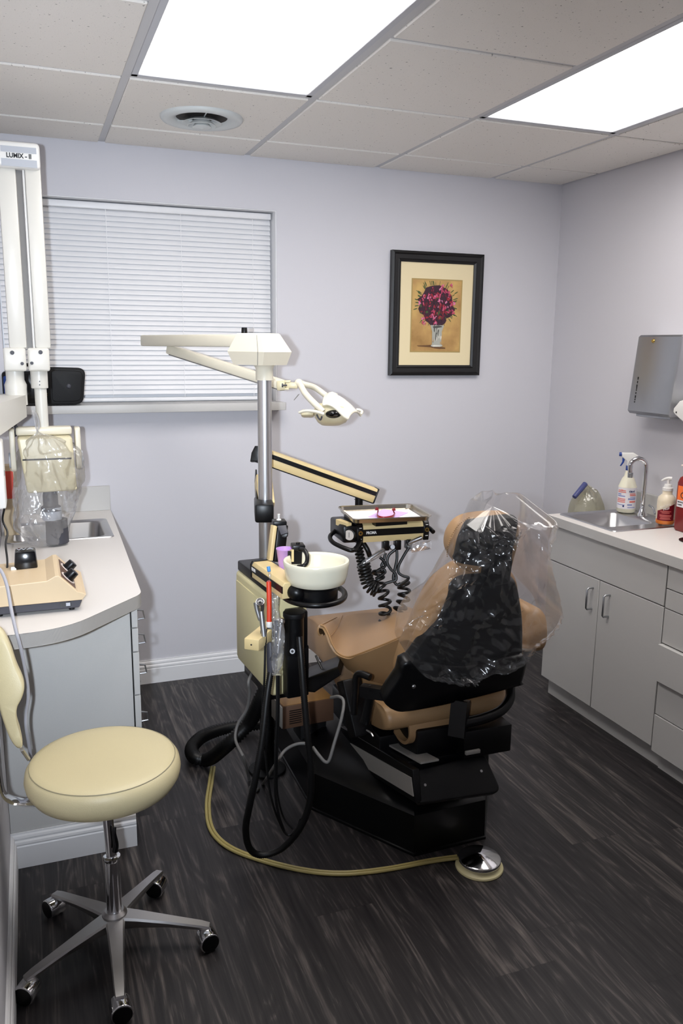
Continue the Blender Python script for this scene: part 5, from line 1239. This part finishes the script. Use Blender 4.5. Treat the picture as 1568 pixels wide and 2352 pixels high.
# ---- brown transformer box
t = thing('power_box', 'brown metal power box with vent slots below the cream cabinet', 'power box', (0.86, 2.66, 0.2))
bz0, bz1 = 0.232, 0.318
Rb = Matrix.Rotation(0.06, 3, 'Z')
MB().box((0.862, 2.655, (bz0+bz1)/2), (0.196, 0.115, bz1-bz0), 0.003, Rb).build('case', 'brown_box', t)
MB().box((0.862, 2.655, bz1+0.0005), (0.190, 0.110, 0.003), 0.001, Rb).build('lid', 'brown_box_top', t)
MB().box((0.7625, 2.649, (bz0+bz1)/2), (0.004, 0.110, bz1-bz0-0.006), 0.001, Rb).build('end_plate', 'panel_silver', t)
b = MB()
for k in range(7): b.box(Vector((0.815, 2.5945, bz0+0.018+k*0.008)), (0.046, 0.003, 0.003), R=Rb)
b.build('vent_slots', 'rubber', t, smooth=False)
MB().box((0.90, 2.69, 0.1165), (0.10, 0.09, 0.229), 0.004).build('stand', 'black_matte', t)
tag(MB().tube([P(760, 1602, d=2.66), P(778, 1600, d=2.62), P(789, 1612, d=2.60), P(784, 1650, d=2.56), P(768, 1705, d=2.53), P(756, 1745, d=2.52), P(747, 1750, d=2.52), P(735, 1738, d=2.53), P(718, 1716, d=2.55)], 0.0052, n=10).build('cable', 'grey_cable'), 'grey cable bent in a V from the brown power box to the chair base', 'cable')

# ================================================================== DENTAL CHAIR
t = thing('dental_chair', 'tan dental chair with black back shell seen from behind', 'chair', (1.17, 2.5, 0))
foot = [(1.039, 2.075), (1.300, 2.083), (1.52, 2.43), (1.52, 3.00), (0.835, 3.00), (0.822, 2.434)]
def ringat(z_, k=0.0, cx=1.17, cy=2.55): return [Vector((cx+(x-cx)*(1-k), cy+(y-cy)*(1-k), z_)) for x, y in foot]
MB().loft([ringat(0.0), ringat(0.008), ringat(0.010, 0.012), ringat(0.135, 0.02), ringat(0.15, 0.06), ringat(0.19, 0.30)]).build('base', 'black', t, angle=30)
# lifting arm: side panel in silver, black edges
sx = 0.985
pf = [(sx, 2.55, 0.118), (sx, 1.985, 0.268), (sx, 2.005, 0.318), (sx, 2.565, 0.172)]
MB().prism([Vector((sx+0.003, y_, z_)) for y_, z_ in [(2.60, 0.09), (1.975, 0.252), (2.00, 0.345), (2.60, 0.205)]], (0.022, 0, 0), 0.003).prism([Vector((sx+0.02, y_, z_)) for y_, z_ in [(2.60, 0.09), (2.075, 0.225), (2.085, 0.322), (2.60, 0.200)]], (0.29, 0, 0), 0.003).build('lift_arm', 'black', t)
MB().prism([Vector(p) for p in pf], (0.004, 0, 0)).build('silver_side_panel', 'panel_silver', t, smooth=False)
tp = [P(805, 1690, x=1.03), P(934, 1762, x=1.03)]
MB().prism([Vector((1.025, 2.56, 0.216)), Vector((1.025, 2.02, 0.346)), Vector((1.085, 2.02, 0.346)), Vector((1.085, 2.56, 0.216))], (0, 0.0005, 0.006)).build('silver_top_panel', 'panel_silver', t, smooth=False)
cv0 = P(943, 1772, x=1.0); cv1 = P(963, 1846, x=1.0)
nrm_ = Vector((1, 0, 0)).cross(cv1-cv0).normalized(); nrm_ = nrm_ if nrm_.z > 0 else -nrm_
q = rounded([cv0, PP(1113, 1731, cv0, nrm_), PP(1153, 1819, cv0, nrm_), cv1], [0.01, 0.02, 0.03, 0.01])
cvp = MB().prism(q, -nrm_*0.028, 0.005).build('rear_cover', 'black_matte', t)
for px, py in ((976, 1803), (1105, 1771)):
    s_ = PP(px, py, q[0], nrm_); MB().cyl(s_-nrm_*0.001, s_+nrm_*0.0012, 0.0042, n=14).build('screw', 'steel', cvp)
MB().box2((1.05, 2.10, 0.30), (1.33, 2.60, 0.41), 0.008).box2((1.17, 2.02, 0.335), (1.335, 2.12, 0.425), 0.004).box2((0.99, 2.25, 0.22), (1.30, 2.70, 0.33), 0.006).build('lift_mechanism', 'black', t)
MB().box(P(1085, 1727, d=2.50), (0.05, 0.01, 0.012), 0.002).build('limit_plate', 'panel_silver', t)
MB().tube([P(842, 1677, d=2.5), P(852, 1684, d=2.48), P(857, 1692, d=2.47)], 0.003, n=8).build('link_pin', 'steel', t)
# seat cushion (long sling from hip to leg rest)
sp = [(2.93, 0.520), (2.80, 0.545), (2.62, 0.535), (2.45, 0.497), (2.28, 0.468), (2.14, 0.48), (2.12, 0.42), (2.25, 0.375), (2.45, 0.352), (2.65, 0.405), (2.80, 0.415), (2.93, 0.405), (2.98, 0.45)]
prof = catmull([Vector((0, y, z_)) for y, z_ in sp], 5, closed=True)
rings = []
for x_, k in [(0.957, 0.93), (0.962, 0.975), (0.975, 1.0), (1.17, 1.0), (1.365, 1.0), (1.378, 0.975), (1.383, 0.93)]:
    cy_, cz_ = 2.55, 0.46
    rings.append([Vector((x_, cy_+(p.y-cy_)*(1-(1-k)*0.25), cz_+(p.z-cz_)*k)) for p in prof])
MB().loft(rings).build('seat_cushion', 'vinyl_tan', t, angle=60)
MB().box2((1.02, 2.50, 0.33), (1.32, 2.95, 0.40), 0.01).build('seat_pan', 'black', t)
# sling under the back, rolled at the left
rows = []
lp = [(2.16, 0.470), (2.125, 0.440), (2.110, 0.400), (2.12, 0.370), (2.15, 0.350), (2.19, 0.345), (2.23, 0.353)]
lp = catmull([Vector((0, y, z_)) for y, z_ in lp], 4)
for p in lp: rows.append([Vector((x_, p.y, p.z+0.004*math.sin(x_*23))) for x_ in [1.030+0.012*k for k in range(26)]])
MB().sheet(rows, 0.010).build('rear_sling', 'vinyl_tan', t, angle=60)
# back shell and cushion
bp0 = Vector((1.17, 2.09, 0.45)); bn = Vector((0, -1, -0.32)).normalized()
def bk(px, py, off=0.0): return PP(px, py, bp0-bn*off, bn)
def pillow(outl_, off, th, bev, name, m, par, seg=4, res=4, bulge=0.0):
    pts = catmull([bk(px, py, off) for px, py in outl_], res, closed=True)
    b = MB(); b.prism(pts, -bn*th, bev, seg); return b.build(name, m, par, angle=60)
def dome(outl_, off, th, name, m, par, res=5, steps=7, edge=0.3, pw=2.6):
    """outline swelling to a rounded face on both sides"""
    pts = catmull([bk(px, py, off) for px, py in outl_], res, closed=True)
    c = sum(pts, Vector())/len(pts); rings = []
    for k in range(-steps, steps+1):
        s_ = k/steps; sc = (1-abs(s_)**pw)**(1/pw) if abs(s_) < 1 else 0.0
        sc = 1-edge*(1-sc)
        rings.append([c+(p-c)*sc-bn*(th/2)*(s_+1) for p in pts])
    b = MB(); b.loft(rings); return b.build(name, m, par, angle=75)
shell = [(1064, 1338), (1125, 1331), (1178, 1334), (1190, 1348), (1197, 1380), (1203, 1430), (1203, 1500), (1198, 1545), (1100, 1560), (960, 1558), (918, 1552), (950, 1505), (985, 1455), (1008, 1425), (1035, 1372)]
dome(shell, 0.0, 0.045, 'back_shell', 'black', t, edge=0.10)
band = [(940, 1520), (1070, 1533), (1205, 1508), (1203, 1568), (1195, 1577), (1060, 1612), (940, 1636), (905, 1635), (884, 1618), (890, 1596), (918, 1555)]
dome(band, -0.018, 0.05, 'back_band', 'black', t, edge=0.06, res=3)
for px, py in ((950, 1577), (1180, 1533)):
    q = bk(px, py, -0.020); MB().ball(q, 0.0065, (1, 0.6, 1)).build('bolt', 'steel', t)
cush = [(1058, 1330), (1088, 1318), (1125, 1313), (1168, 1316), (1192, 1334), (1200, 1375), (1208, 1430), (1208, 1500), (1200, 1560), (1090, 1590), (960, 1600), (925, 1580), (935, 1530), (958, 1475), (985, 1415), (1015, 1366)]
dome(cush, 0.035, 0.105, 'back_cushion', 'vinyl_tan', t, edge=0.16)
cush2 = [(1062, 1340), (1115, 1328), (1170, 1327), (1186, 1345), (1196, 1400), (1202, 1470), (1198, 1550), (1080, 1575), (955, 1575), (932, 1560), (946, 1515), (970, 1462), (998, 1408), (1026, 1368)]
dome(cush2, 0.012, 0.06, 'back_welt', 'vinyl_tan', t, edge=0.12)
# neck and headrest
MB().bar(bk(1135, 1340, 0.01), bk(1142, 1285, 0.01), 0.085, 0.03, up=bn, bev=0.006).build('neck_bracket', 'black', t)
hco = [(1044, 1268), (1052, 1242), (1072, 1219), (1102, 1207), (1145, 1202), (1185, 1202), (1195, 1209), (1196, 1240), (1186, 1282), (1174, 1312), (1135, 1322), (1092, 1320), (1063, 1312), (1046, 1292)]
dome(hco, 0.020, 0.085, 'headrest_cushion', 'vinyl_tan', t, edge=0.12)
hsh = [(1050, 1282), (1060, 1240), (1077, 1207), (1100, 1200), (1150, 1192), (1188, 1192), (1190, 1215), (1180, 1265), (1170, 1296), (1120, 1304), (1070, 1299), (1048, 1292)]
dome(hsh, 0.002, 0.03, 'headrest_shell', 'black_matte', t, edge=0.10)
st = [(1026, 1262), (1037, 1229), (1056, 1203)]
b = MB(); pts, L = resample(catmull([bk(px, py, 0.050) for px, py in [(1028, 1278), (1028, 1264), (1037, 1231), (1056, 1204), (1078, 1189)]], 8), 24)
for p in pts: b.ball(p+RT*-0.0015, 0.0018, n=6)
b.build('stitching', 'vinyl_seam', t)
# left arm wing: sheet with a rolled outer end, dipping and rising to the back
hem = [P(px, py, y=y) for px, py, y in [(735, 1436, 2.49), (745, 1440, 2.48), (754, 1456, 2.46), (763, 1480, 2.44), (777, 1500, 2.42), (800, 1509, 2.37), (838, 1497, 2.30), (900, 1472, 2.20), (955, 1446, 2.13), (985, 1425, 2.10)]]
far = [P(px, py, y=y) for px, py, y in [(770, 1419, 2.80), (776, 1418, 2.80), (782, 1417, 2.80), (795, 1414, 2.80), (810, 1411, 2.80), (830, 1408.5, 2.78), (860, 1407, 2.72), (905, 1407, 2.60), (955, 1404, 2.42), (990, 1392, 2.24)]]
hem_c, far_c = catmull(hem, 5), catmull(far, 5); rows = []
for k in range(13):
    u = k/12; rows.append([a.lerp(c, u)+Vector((0, 0, -0.018*math.sin(PI*u)*min(1, max(0, i-4)/12))) for i, (a, c) in enumerate(zip(hem_c, far_c))])
MB().sheet(rows, 0.010).build('arm_sling', 'vinyl_tan', t, angle=70)
rows = []
for k in range(13):
    u = k/12; a = hem[0].lerp(far[0], u); row = []
    for j in range(15):
        th = math.radians(75+225*j/14); r = 0.019; row.append(a+Vector((0.004, 0, -0.018))+Vector((1, 0.0, 0))*r*math.cos(th)*0.8+Vector((0, 0, 1))*r*math.sin(th)*1.15)
    rows.append(row)
MB().sheet(rows, 0.006).build('sling_roll', 'vinyl_tan', t, angle=70)
MB().tube(hem_c, 0.0032, n=8, smooth=False).build('hem', 'vinyl_seam', t)
MB().tube([hem_c[12].lerp(far_c[12], k/10)+Vector((0, 0, 0.0045-0.012*math.sin(PI*k/10))) for k in range(11)], 0.0012, n=6, smooth=False).build('seam', 'vinyl_seam', t)
lo1 = [P(px, py, y=y) for px, py, y in [(771, 1490, 2.47), (790, 1520, 2.45), (808, 1535, 2.42), (830, 1545, 2.37), (858, 1548, 2.32), (905, 1530, 2.24), (945, 1500, 2.18), (975, 1480, 2.15)]]
lo2 = [P(px, py, y=y) for px, py, y in [(790, 1510, 2.50), (808, 1540, 2.50), (830, 1558, 2.47), (852, 1572, 2.42), (884, 1572, 2.37), (912, 1585, 2.28), (940, 1570, 2.22), (960, 1550, 2.18)]]
hm = [P(px, py, y=y) for px, py, y in [(763, 1480, 2.44), (777, 1500, 2.42), (800, 1509, 2.37), (820, 1504, 2.335), (850, 1493, 2.28), (895, 1474, 2.21), (930, 1458, 2.16), (965, 1440, 2.12)]]
A_, B_, C_ = catmull(hm, 5), catmull(lo1, 5), catmull(lo2, 5); rows = []
for k in range(15):
    u = k/14; row = []
    for a, bb, c in zip(A_, B_, C_):
        row.append(((1-u)**2)*a+2*u*(1-u)*(2*bb-0.5*a-0.5*c)+u*u*c+Vector((0, 0.004*noise.noise(a*14+Vector((0, 0, u*3))), 0)))
    rows.append(row)
MB().sheet(rows, 0.008).build('sling_side', 'vinyl_tan', t, angle=70)
# right arm wing behind the hanging plastic
rw = [P(px, py, d=2.72) for px, py in [(1195, 1392), (1225, 1394), (1246, 1403), (1254, 1430), (1254, 1470), (1244, 1492), (1222, 1497), (1195, 1490)]]
pts = catmull(rw, 4, closed=True); c = sum(pts, Vector())/len(pts); rings = []
for s_, sc in [(-0.02, 0.7), (-0.008, 0.92), (0.01, 1.0), (0.25, 1.0), (0.30, 0.85), (0.31, 0.6)]: rings.append([c+(p-c)*sc+Vector((0, 1, 0))*s_ for p in pts])
MB().loft(rings).build('arm_sling', 'vinyl_tan', t, angle=70)
# frame brackets
MB().tube([P(812, 1640, d=2.55), P(815, 1590, d=2.54), P(818, 1555, d=2.53), P(828, 1548, d=2.52), P(850, 1556, d=2.50)], 0.011, n=12).tube([P(838, 1660, d=2.52), P(848, 1610, d=2.50), P(856, 1580, d=2.48)], 0.0155, n=12).bar(P(830, 1585, d=2.50), P(925, 1600, d=2.44), 0.03, 0.035).build('arm_bracket', 'black', t)
MB().tube([P(1172, 1578, d=2.60), P(1170, 1605, d=2.58), P(1150, 1632, d=2.55), P(1110, 1650, d=2.52), P(1060, 1662, d=2.50)], 0.016, n=12).bar(P(1058, 1608, d=2.50), P(1050, 1690, d=2.50), 0.05, 0.04).build('rear_bracket', 'black', t)
MB().prism([P(700, 1560, d=2.74), P(775, 1532, d=2.66), P(782, 1552, d=2.66), P(722, 1592, d=2.72), P(702, 1590, d=2.74)], Vector((0.05, 0.10, 0)), 0.006).build('side_bracket', 'black', t)
MB().tube([P(725, 1506, d=2.78), P(732, 1522, d=2.76), P(741, 1540, d=2.74)], 0.004, n=8).build('release_rod', 'black', t)
MB().bar(P(830, 1690, d=2.62), P(800, 1560, d=2.66), 0.07, 0.05, bev=0.006).build('link_post', 'black', t)

# ---- clear protective cover over the headrest and back
bl = [(1060, 1192), (1040, 1225), (1022, 1275), (985, 1335), (940, 1395), (897, 1436), (930, 1490), (962, 1535), (1000, 1548), (1050, 1550)]
br = [(1196, 1186), (1240, 1189), (1257, 1186), (1250, 1250), (1262, 1335), (1276, 1405), (1250, 1450), (1212, 1490), (1150, 1525), (1090, 1545)]
BLc, BRc = catmull([bk(px, py, 0.0) for px, py in bl], 16), catmull([bk(px, py, 0.0) for px, py in br], 16)
n = len(BLc); rows = []
NA = 200
for i in range(n):
    v = i/(n-1); l, r = BLc[i], BRc[i]; row = []
    for j in range(NA):
        a = 2*PI*j/NA; u = 0.5-0.5*math.cos(a)
        base = l.lerp(r, u); back = math.sin(a) > 0
        dep = (0.050 if back else 0.115)*abs(math.sin(a))**0.6
        if v < 0.08: dep *= 0.55+0.45*v/0.08
        if v > 0.8: dep *= max(0.25, (1-v)/0.2)
        q = Vector((u*1.1, v*1.3, 1.0 if back else 4.0))
        w_ = 0.065*(ridged(q+Vector((v*0.5, 0, 0)), 3.4)-0.62)+0.030*(ridged(q+Vector((v*0.8, 0, 0)), 8)-0.6)+0.022*(ridged(q+Vector((v*-0.6, 0, 0)), 17)-0.6)+0.006*(ridged(q, 40)-0.6)
        w_ *= min(1, abs(math.sin(a))*1.6+0.25)*(0.35 if not back else 1)
        out = bn if back else -bn
        fwd = 0.06+dep
        p = base+out*(0.012+dep*0.55+w_ if back else fwd)
        if not back: p += Vector((0.75*fwd*(1-u), 0, 0))
        if back and (p-bp0).dot(bn) < 0.024: p += bn*(0.024-(p-bp0).dot(bn)+0.004*noise.noise(q*9))
        p += RT*0.012*noise.noise(q*5)+UP*0.010*noise.noise(q*6+Vector((5, 0, 0)))
        row.append(p)
    rows.append(row)
top = [p.lerp(sum(rows[0], Vector())/NA, 0.6)+UP*0.012 for p in rows[0]]
top2 = [p.lerp(sum(rows[0], Vector())/NA, 0.97)+UP*0.014 for p in rows[0]]
tag(MB().sheet([top2, top]+rows, closed_u=True).build('plastic_cover', 'clear_film', angle=60), 'large clear plastic cover draped over the chair headrest and back', 'plastic cover')

# ================================================================== FOOT CONTROL
FC = P(1100, 1991, z=0.0)
t = thing('foot_control', 'round chrome foot pedal on a cream ring with yellowish twin hose', 'foot pedal', FC)
MB().lathe([(0, 0), (0.072, 0), (0.0735, 0.003), (0.072, 0.0075), (0.064, 0.011), (0.058, 0.020), (0, 0.020)], FC, n=56).build('base_ring', 'cream_unit', t)
MB().lathe([(0.056, 0.019), (0.0635, 0.022), (0.065, 0.027), (0.0645, 0.032), (0.061, 0.035), (0.008, 0.047), (0, 0.0478)], FC, n=64).build('pedal_disc', 'chrome', t, angle=30)
hz_ = [(489, 1762), (484, 1795), (477, 1850), (486, 1905), (525, 1945), (600, 1975), (700, 1999), (790, 2006), (890, 1996), (985, 1978), (1050, 1973)]
q = [Vector((*P(px, py, z=0.0055).xy, 0.0055)) for px, py in hz_]; q[-1].z = 0.012
off = []
for i, p in enumerate(q):
    d_ = (q[min(i+1, len(q)-1)]-q[max(i-1, 0)]).normalized(); off.append(Vector((-d_.y, d_.x, 0))*0.0054)
for s_ in (1, -1): MB().tube([p+o*s_ for p, o in zip(q, off)], 0.0052, n=8, res=8).build('hose', 'yellow_hose', t)

# ================================================================== OPERATOR STOOL
C0 = Vector((0.128, 1.99, 0)); SC = Vector((0.120, 1.99, 0))
t = thing('operator_stool', 'cream vinyl stool on a five-legged chrome base in the left foreground', 'stool', C0)
zs = 0.541; SR = 0.189
MB().lathe([(0, zs-0.086), (0.10, zs-0.088), (0.150, zs-0.082), (0.175, zs-0.068), (0.187, zs-0.048), (0.190, zs-0.032), (0.187, zs-0.014), (0.180, zs-0.003), (0.176, zs), (0.172, zs+0.003), (0.16, zs+0.0065), (0.12, zs+0.009), (0.06, zs+0.010), (0, zs+0.010)], SC, n=72).build('seat', 'vinyl_cream', t, angle=60)
b = MB(); b.tube([SC+Vector((0.1765*math.cos(2*PI*k/64), 0.1765*math.sin(2*PI*k/64), zs+0.0003)) for k in range(64)], 0.0013, n=8, smooth=False, closed=True).build('piping', 'piping_grey', t)
MB().lathe([(0, zs-0.11), (0.045, zs-0.11), (0.05, zs-0.10), (0.05, zs-0.090), (0, zs-0.090)], SC).build('seat_plate', 'black', t)
hub = 0.098
MB().cyl(C0+Vector((0, 0, hub)), C0+Vector((0, 0, 0.262)), 0.0195, n=36).lathe([(0.0195, 0.255), (0.0215, 0.258), (0.0215, 0.266), (0.016, 0.268), (0.0135, 0.268)], C0).build('column', 'chrome', t)
MB().cyl(C0+Vector((0, 0, 0.262)), SC+Vector((0, 0, zs-0.10)), 0.0135, n=28).build('gas_lift', 'chrome', t)
MB().tube([P(263, 1900, y=1.972), P(262, 1915, y=1.968), P(266, 1938, y=1.966), P(264, 1955, y=1.967)], 0.006, n=10, radf=lambda u: 0.0045+0.0035*u).build('lift_lever', 'black_gloss', t)
b = MB(); b.lathe([(0, hub-0.035), (0.028, hub-0.035), (0.034, hub-0.02), (0.032, hub+0.004), (0.024, hub+0.012), (0, hub+0.012)], C0).build('hub', 'alu', t)
for k, (ang, rl, ca_) in enumerate([(-93, 0.215, -88), (-18, 0.262, -80), (54, 0.262, -118), (126, 0.245, -150), (206, 0.262, -120)]):
    a = math.radians(ang); u = Vector((math.cos(a), math.sin(a), 0)); v = Vector((-u.y, u.x, 0)); rings = []
    rl = 0.235
    for s_, w_, zt_, zb_ in [(0.015, 0.026, hub+0.002, hub-0.034), (0.06, 0.022, hub-0.004, hub-0.032), (0.14, 0.0165, hub-0.018, hub-0.036), (rl-0.01, 0.0135, hub-0.034, hub-0.048), (rl+0.012, 0.0115, hub-0.040, hub-0.052)]:
        p = C0+u*s_
        rings.append([p+v*w_*0.8+Vector((0, 0, zt_)), p+v*w_+Vector((0, 0, zt_-0.005)), p+v*w_*0.75+Vector((0, 0, zb_)), p-v*w_*0.75+Vector((0, 0, zb_)), p-v*w_+Vector((0, 0, zt_-0.005)), p-v*w_*0.8+Vector((0, 0, zt_))])
    lg = MB().loft(rings).build('leg', 'alu', t, angle=35)
    e_ = C0+u*rl; ax = Vector((math.cos(math.radians(ca_)), math.sin(math.radians(ca_)), 0)); rollv = Vector((-ax.y, ax.x, 0))
    if rollv.dot(FW) > 0: rollv = -rollv
    wc_ = Vector((e_.x, e_.y, 0.0265))+(ax*0.016 if k != 3 else ax*0.012)
    cs = MB().cyl(wc_-ax*0.022, wc_+ax*0.022, 0.0265, n=32, bev=0.003).cyl(Vector((e_.x, e_.y, 0.04)), Vector((e_.x, e_.y, hub-0.045)), 0.0075, n=14).build('caster', 'chrome', t)
    for sg in (1, -1): MB().cyl(wc_+ax*sg*0.0218, wc_+ax*sg*0.0235, 0.0235, n=28, bev=0.001).build('wheel_face', 'black', cs)
# backrest pad, its chrome band
ol = [(-40, 1460), (-10, 1446), (8, 1456), (24, 1488), (38, 1530), (52, 1562), (56, 1585), (50, 1608), (40, 1628), (38, 1650), (43, 1680), (51, 1708), (50, 1722), (38, 1722), (22, 1700), (5, 1655), (-12, 1600), (-45, 1560)]
pts = catmull([P(px, py, d=1.98) for px, py in ol], 4, closed=True); c = sum(pts, Vector())/len(pts); rings = []
for s_, sc in [(0, 0.80), (0.004, 0.93), (0.014, 1.0), (0.034, 1.0), (0.042, 0.93), (0.046, 0.8)]:
    rings.append([Vector((max(XL+0.004, (c+(p-c)*sc).x), (c+(p-c)*sc+FW*s_).y, (c+(p-c)*sc).z)) for p in pts])
MB().loft(rings).build('backrest', 'vinyl_cream', t, angle=75)
bd_ = [P(130, 1838, d=2.06), P(70, 1840, d=2.05), P(30, 1838, d=2.04), P(8, 1822, d=2.03), P(-6, 1780, d=2.03), P(-14, 1720, d=2.03), P(-14, 1640, d=2.04)]
bd_ = [Vector((max(p.x, XL+0.008), p.y, p.z)) for p in bd_]
MB().tube(bd_, 0.01, n=12, flat=(0.020, 0.0035)).build('back_support', 'chrome', t)
MB().tube([P(50, 1721, d=2.0), P(56, 1730, d=2.03), P(66, 1744, d=2.05)], 0.005, n=8).build('support_rod', 'steel', t)

# things standing on the left counter beside the bagged tube head
bxm, bym = P(26, 1100, y=3.30), P(48, 1235, y=3.30)
t = thing('supply_box', 'tan box with red label standing on the left counter behind the bagged x-ray head', 'box', (-0.085, 3.33, LH+0.001))
MB().box2((XL+0.012, 3.30, LH+0.001), (bym.x, 3.36, bxm.z+0.05), 0.003).build('carton', 'device_tan', t)
MB().box2((XL+0.016, 3.2985, bxm.z-0.075), (bym.x-0.012, 3.3005, bxm.z+0.03), 0.0).build('label', 'red_plastic', t, smooth=False)
